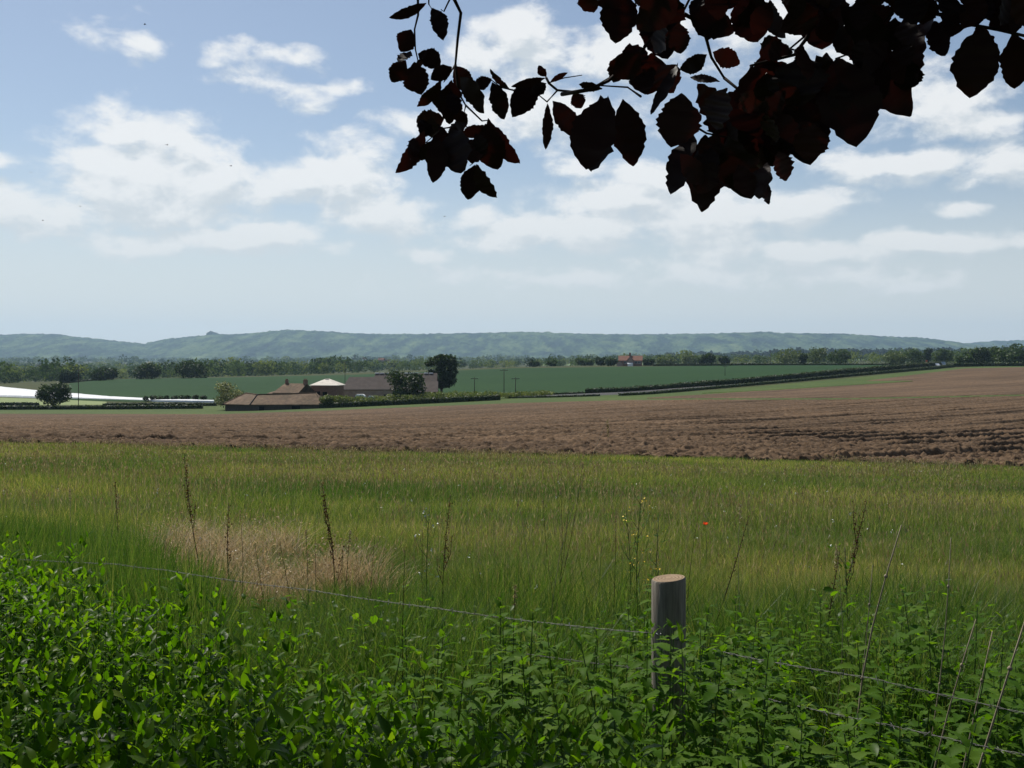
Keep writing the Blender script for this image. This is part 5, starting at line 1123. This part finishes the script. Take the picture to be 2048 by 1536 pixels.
# trunk, limbs and the crown above the picture that shades the foreground
mb = MB(); mb.tube([(0, 0, -.5), (0, 0, .2), (-.05, .02, 1.6), (-.12, .1, 3.2), (-.2, .2, 5.5), (-.2, .3, 8.5)], [.52, .42, .36, .32, .24, .10], 16); mb.build('trunk', M['beech_bark'], bt, True)
limbs = [((-.1, .1, 2.9), (-.9, 2.0, 3.9), (-2.0, 4.2, 4.0), (-2.7, 6.0, 4.15)), ((-.1, .1, 3.2), (-1.6, 2.2, 4.6), (-3.2, 4.5, 4.4), (-4.4, 6.6, 4.6)), ((-.15, .15, 4.0), (-.2, 2.4, 5.2), (-.4, 5.0, 5.0), (-.6, 7.2, 5.0)), ((-.1, .1, 3.6), (1.2, 2.4, 4.8), (1.6, 5, 4.6), (1.9, 6.8, 4.6)), ((-.1, .1, 4.5), (-2.4, .8, 5.6), (-4.6, 1.8, 5.4))]
for l in limbs:
    mb = MB(); mb.tube(l, [.13, .085, .05, .018][:len(l)], 8); mb.build('limb', M['beech_bark'], bt, True)
mb = MB()
for a, b in (((-1.4, 3.2, 3.95), at(1395, -30, 1.62) - Vector(OB)), ((-2.0, 4.2, 4.0), at(905, -20, 2.0) - Vector(OB)), ((-1.4, 3.2, 3.95), at(1835, -30, 1.62) - Vector(OB)), ((-2.0, 4.2, 4.0), at(836, -20, 2.0) - Vector(OB)), ((-1.4, 3.2, 3.95), at(1645, -30, 1.62) - Vector(OB))):
    a = Vector(a); mb.tube([a, a.lerp(b, .5) + Vector((.05, .08, .05)), b], [.016, .009, .004], 6)
mb.build('drooping_branch', M['beech_bark'], bt, True)
def crown():
    rg = np.random.default_rng(5); n = 170000
    X = rg.uniform(-4.0, 5.6, n); Y = rg.uniform(-5.5, 5.4, n); Z = rg.uniform(2.3, 7.2, n)
    low = np.where(Y > 0, EYE + Y * .3575 * 1.10 + .22, 2.3); k = Z > low
    dens = np.array([fbm(np.array([x * .9 + z * .4]), np.array([y * .9 - z * .3]), 2, 12)[0] for x, y, z in zip(X[:0], Y[:0], Z[:0])]) if False else fbm(X * .9 + Z * .4, Y * .9 - Z * .3, 2, 12)
    side = np.clip((X + 3.1) / 1.8, 0, 1)                  # the crown thins out to the left and ends a few metres ahead
    k &= rg.uniform(0, 1, n) < np.clip((dens - .33) * 4.2, 0, 1) * side * np.clip((3.55 - Y) / .5, 0, 1)
    k &= ((X - .9) / 5.2) ** 2 + ((Y + 1.3) / 6.6) ** 2 + ((Z - 4.6) / 2.7) ** 2 < 1
    B = np.stack([X, Y, Z], 1)[k]; n = len(B); D_ = rg.normal(size=(n, 3)); D_[:, 2] -= .5; U = rg.normal(size=(n, 3)) + np.array((0, 0, 1.2)); Ln = rg.uniform(.09, .14, n)
    V, f = leaf_batch(B, D_, U, Ln, Ln * .66, rg, 3, .12, .2, 0, .05); link('crown', arr_mesh('crown', V - OB[None], [f], True), M['beech_leaf'], bt); return n
crown()

# ================================================================== birds high over the valley
M['bird'] = plain('bird_mat', (.02, .02, .022), .8, .2)
for i, (px, py, lb, ro) in enumerate([(290, 49, 'tiny dark bird highest in the sky at upper left', .3), (334, 290, 'tiny dark bird over the edge of the big left cloud', 1.1), (462, 332, 'tiny dark bird in front of the left cloud centre', .7), (62, 345, 'tiny dark bird in the blue at the far left', 2.0),
        (160, 413, 'tiny dark bird over the lower left cloud', 1.5), (86, 441, 'lowest tiny dark bird near the left edge', .2), (889, 433, 'tiny dark bird in the blue left of centre', 2.4)]):
    b = at(px, py, 70 + 4 * i); r = empty('bird', b, ro); tag(r, lb, 'bird', 'small birds in the sky')
    me = bpy.data.meshes.new('body')
    vs = [(-.10,0,0),(-.05,.016,.008),(-.05,-.016,.008),(-.05,0,-.018),(.02,.02,.01),(.02,-.02,.01),(.02,0,-.02),(.075,.009,.008),(.075,-.009,.008),(.075,0,-.006),(.10,0,0),(-.15,.022,0),(-.15,-.022,0)]
    fs = [(0,1,2),(0,3,1),(0,2,3),(1,4,5,2),(1,3,6,4),(3,2,5,6),(4,7,8,5),(4,6,9,7),(6,5,8,9),(7,10,8),(7,9,10),(9,8,10),(0,11,12)]
    me.from_pydata(vs, [], fs); me.update(); link('body', me, M['bird'], r)
    for s in (-1, 1):
        w_ = bpy.data.meshes.new('wing'); w_.from_pydata([(.04, s*.015, .008), (-.045, s*.015, .006), (.025, s*.10, .05), (-.04, s*.10, .045), (-.05, s*.20, .02), (-.075, s*.19, .02)], [], [(0, 2, 3, 1), (2, 4, 5, 3)]); w_.update(); link('wing', w_, M['bird'], r)

# ================================================================== haze
hz = MB(); hz.box(-9800, 9800, -9700, 9700, -60, 330); ho = hz.build('haze', [], None); ho.data.materials.clear()
m, t, out = new_mat('haze_mat'); pv = t.nodes.new('ShaderNodeVolumePrincipled'); pv.inputs['Color'].default_value = (.53, .77, 1.0, 1); pv.inputs['Density'].default_value = 7.6e-5; pv.inputs['Anisotropy'].default_value = .25
t.links.new(pv.outputs[0], out.inputs['Volume']); ho.data.materials.append(m); tag(ho, 'thin blue summer haze over the valley', 'haze', kind='stuff')
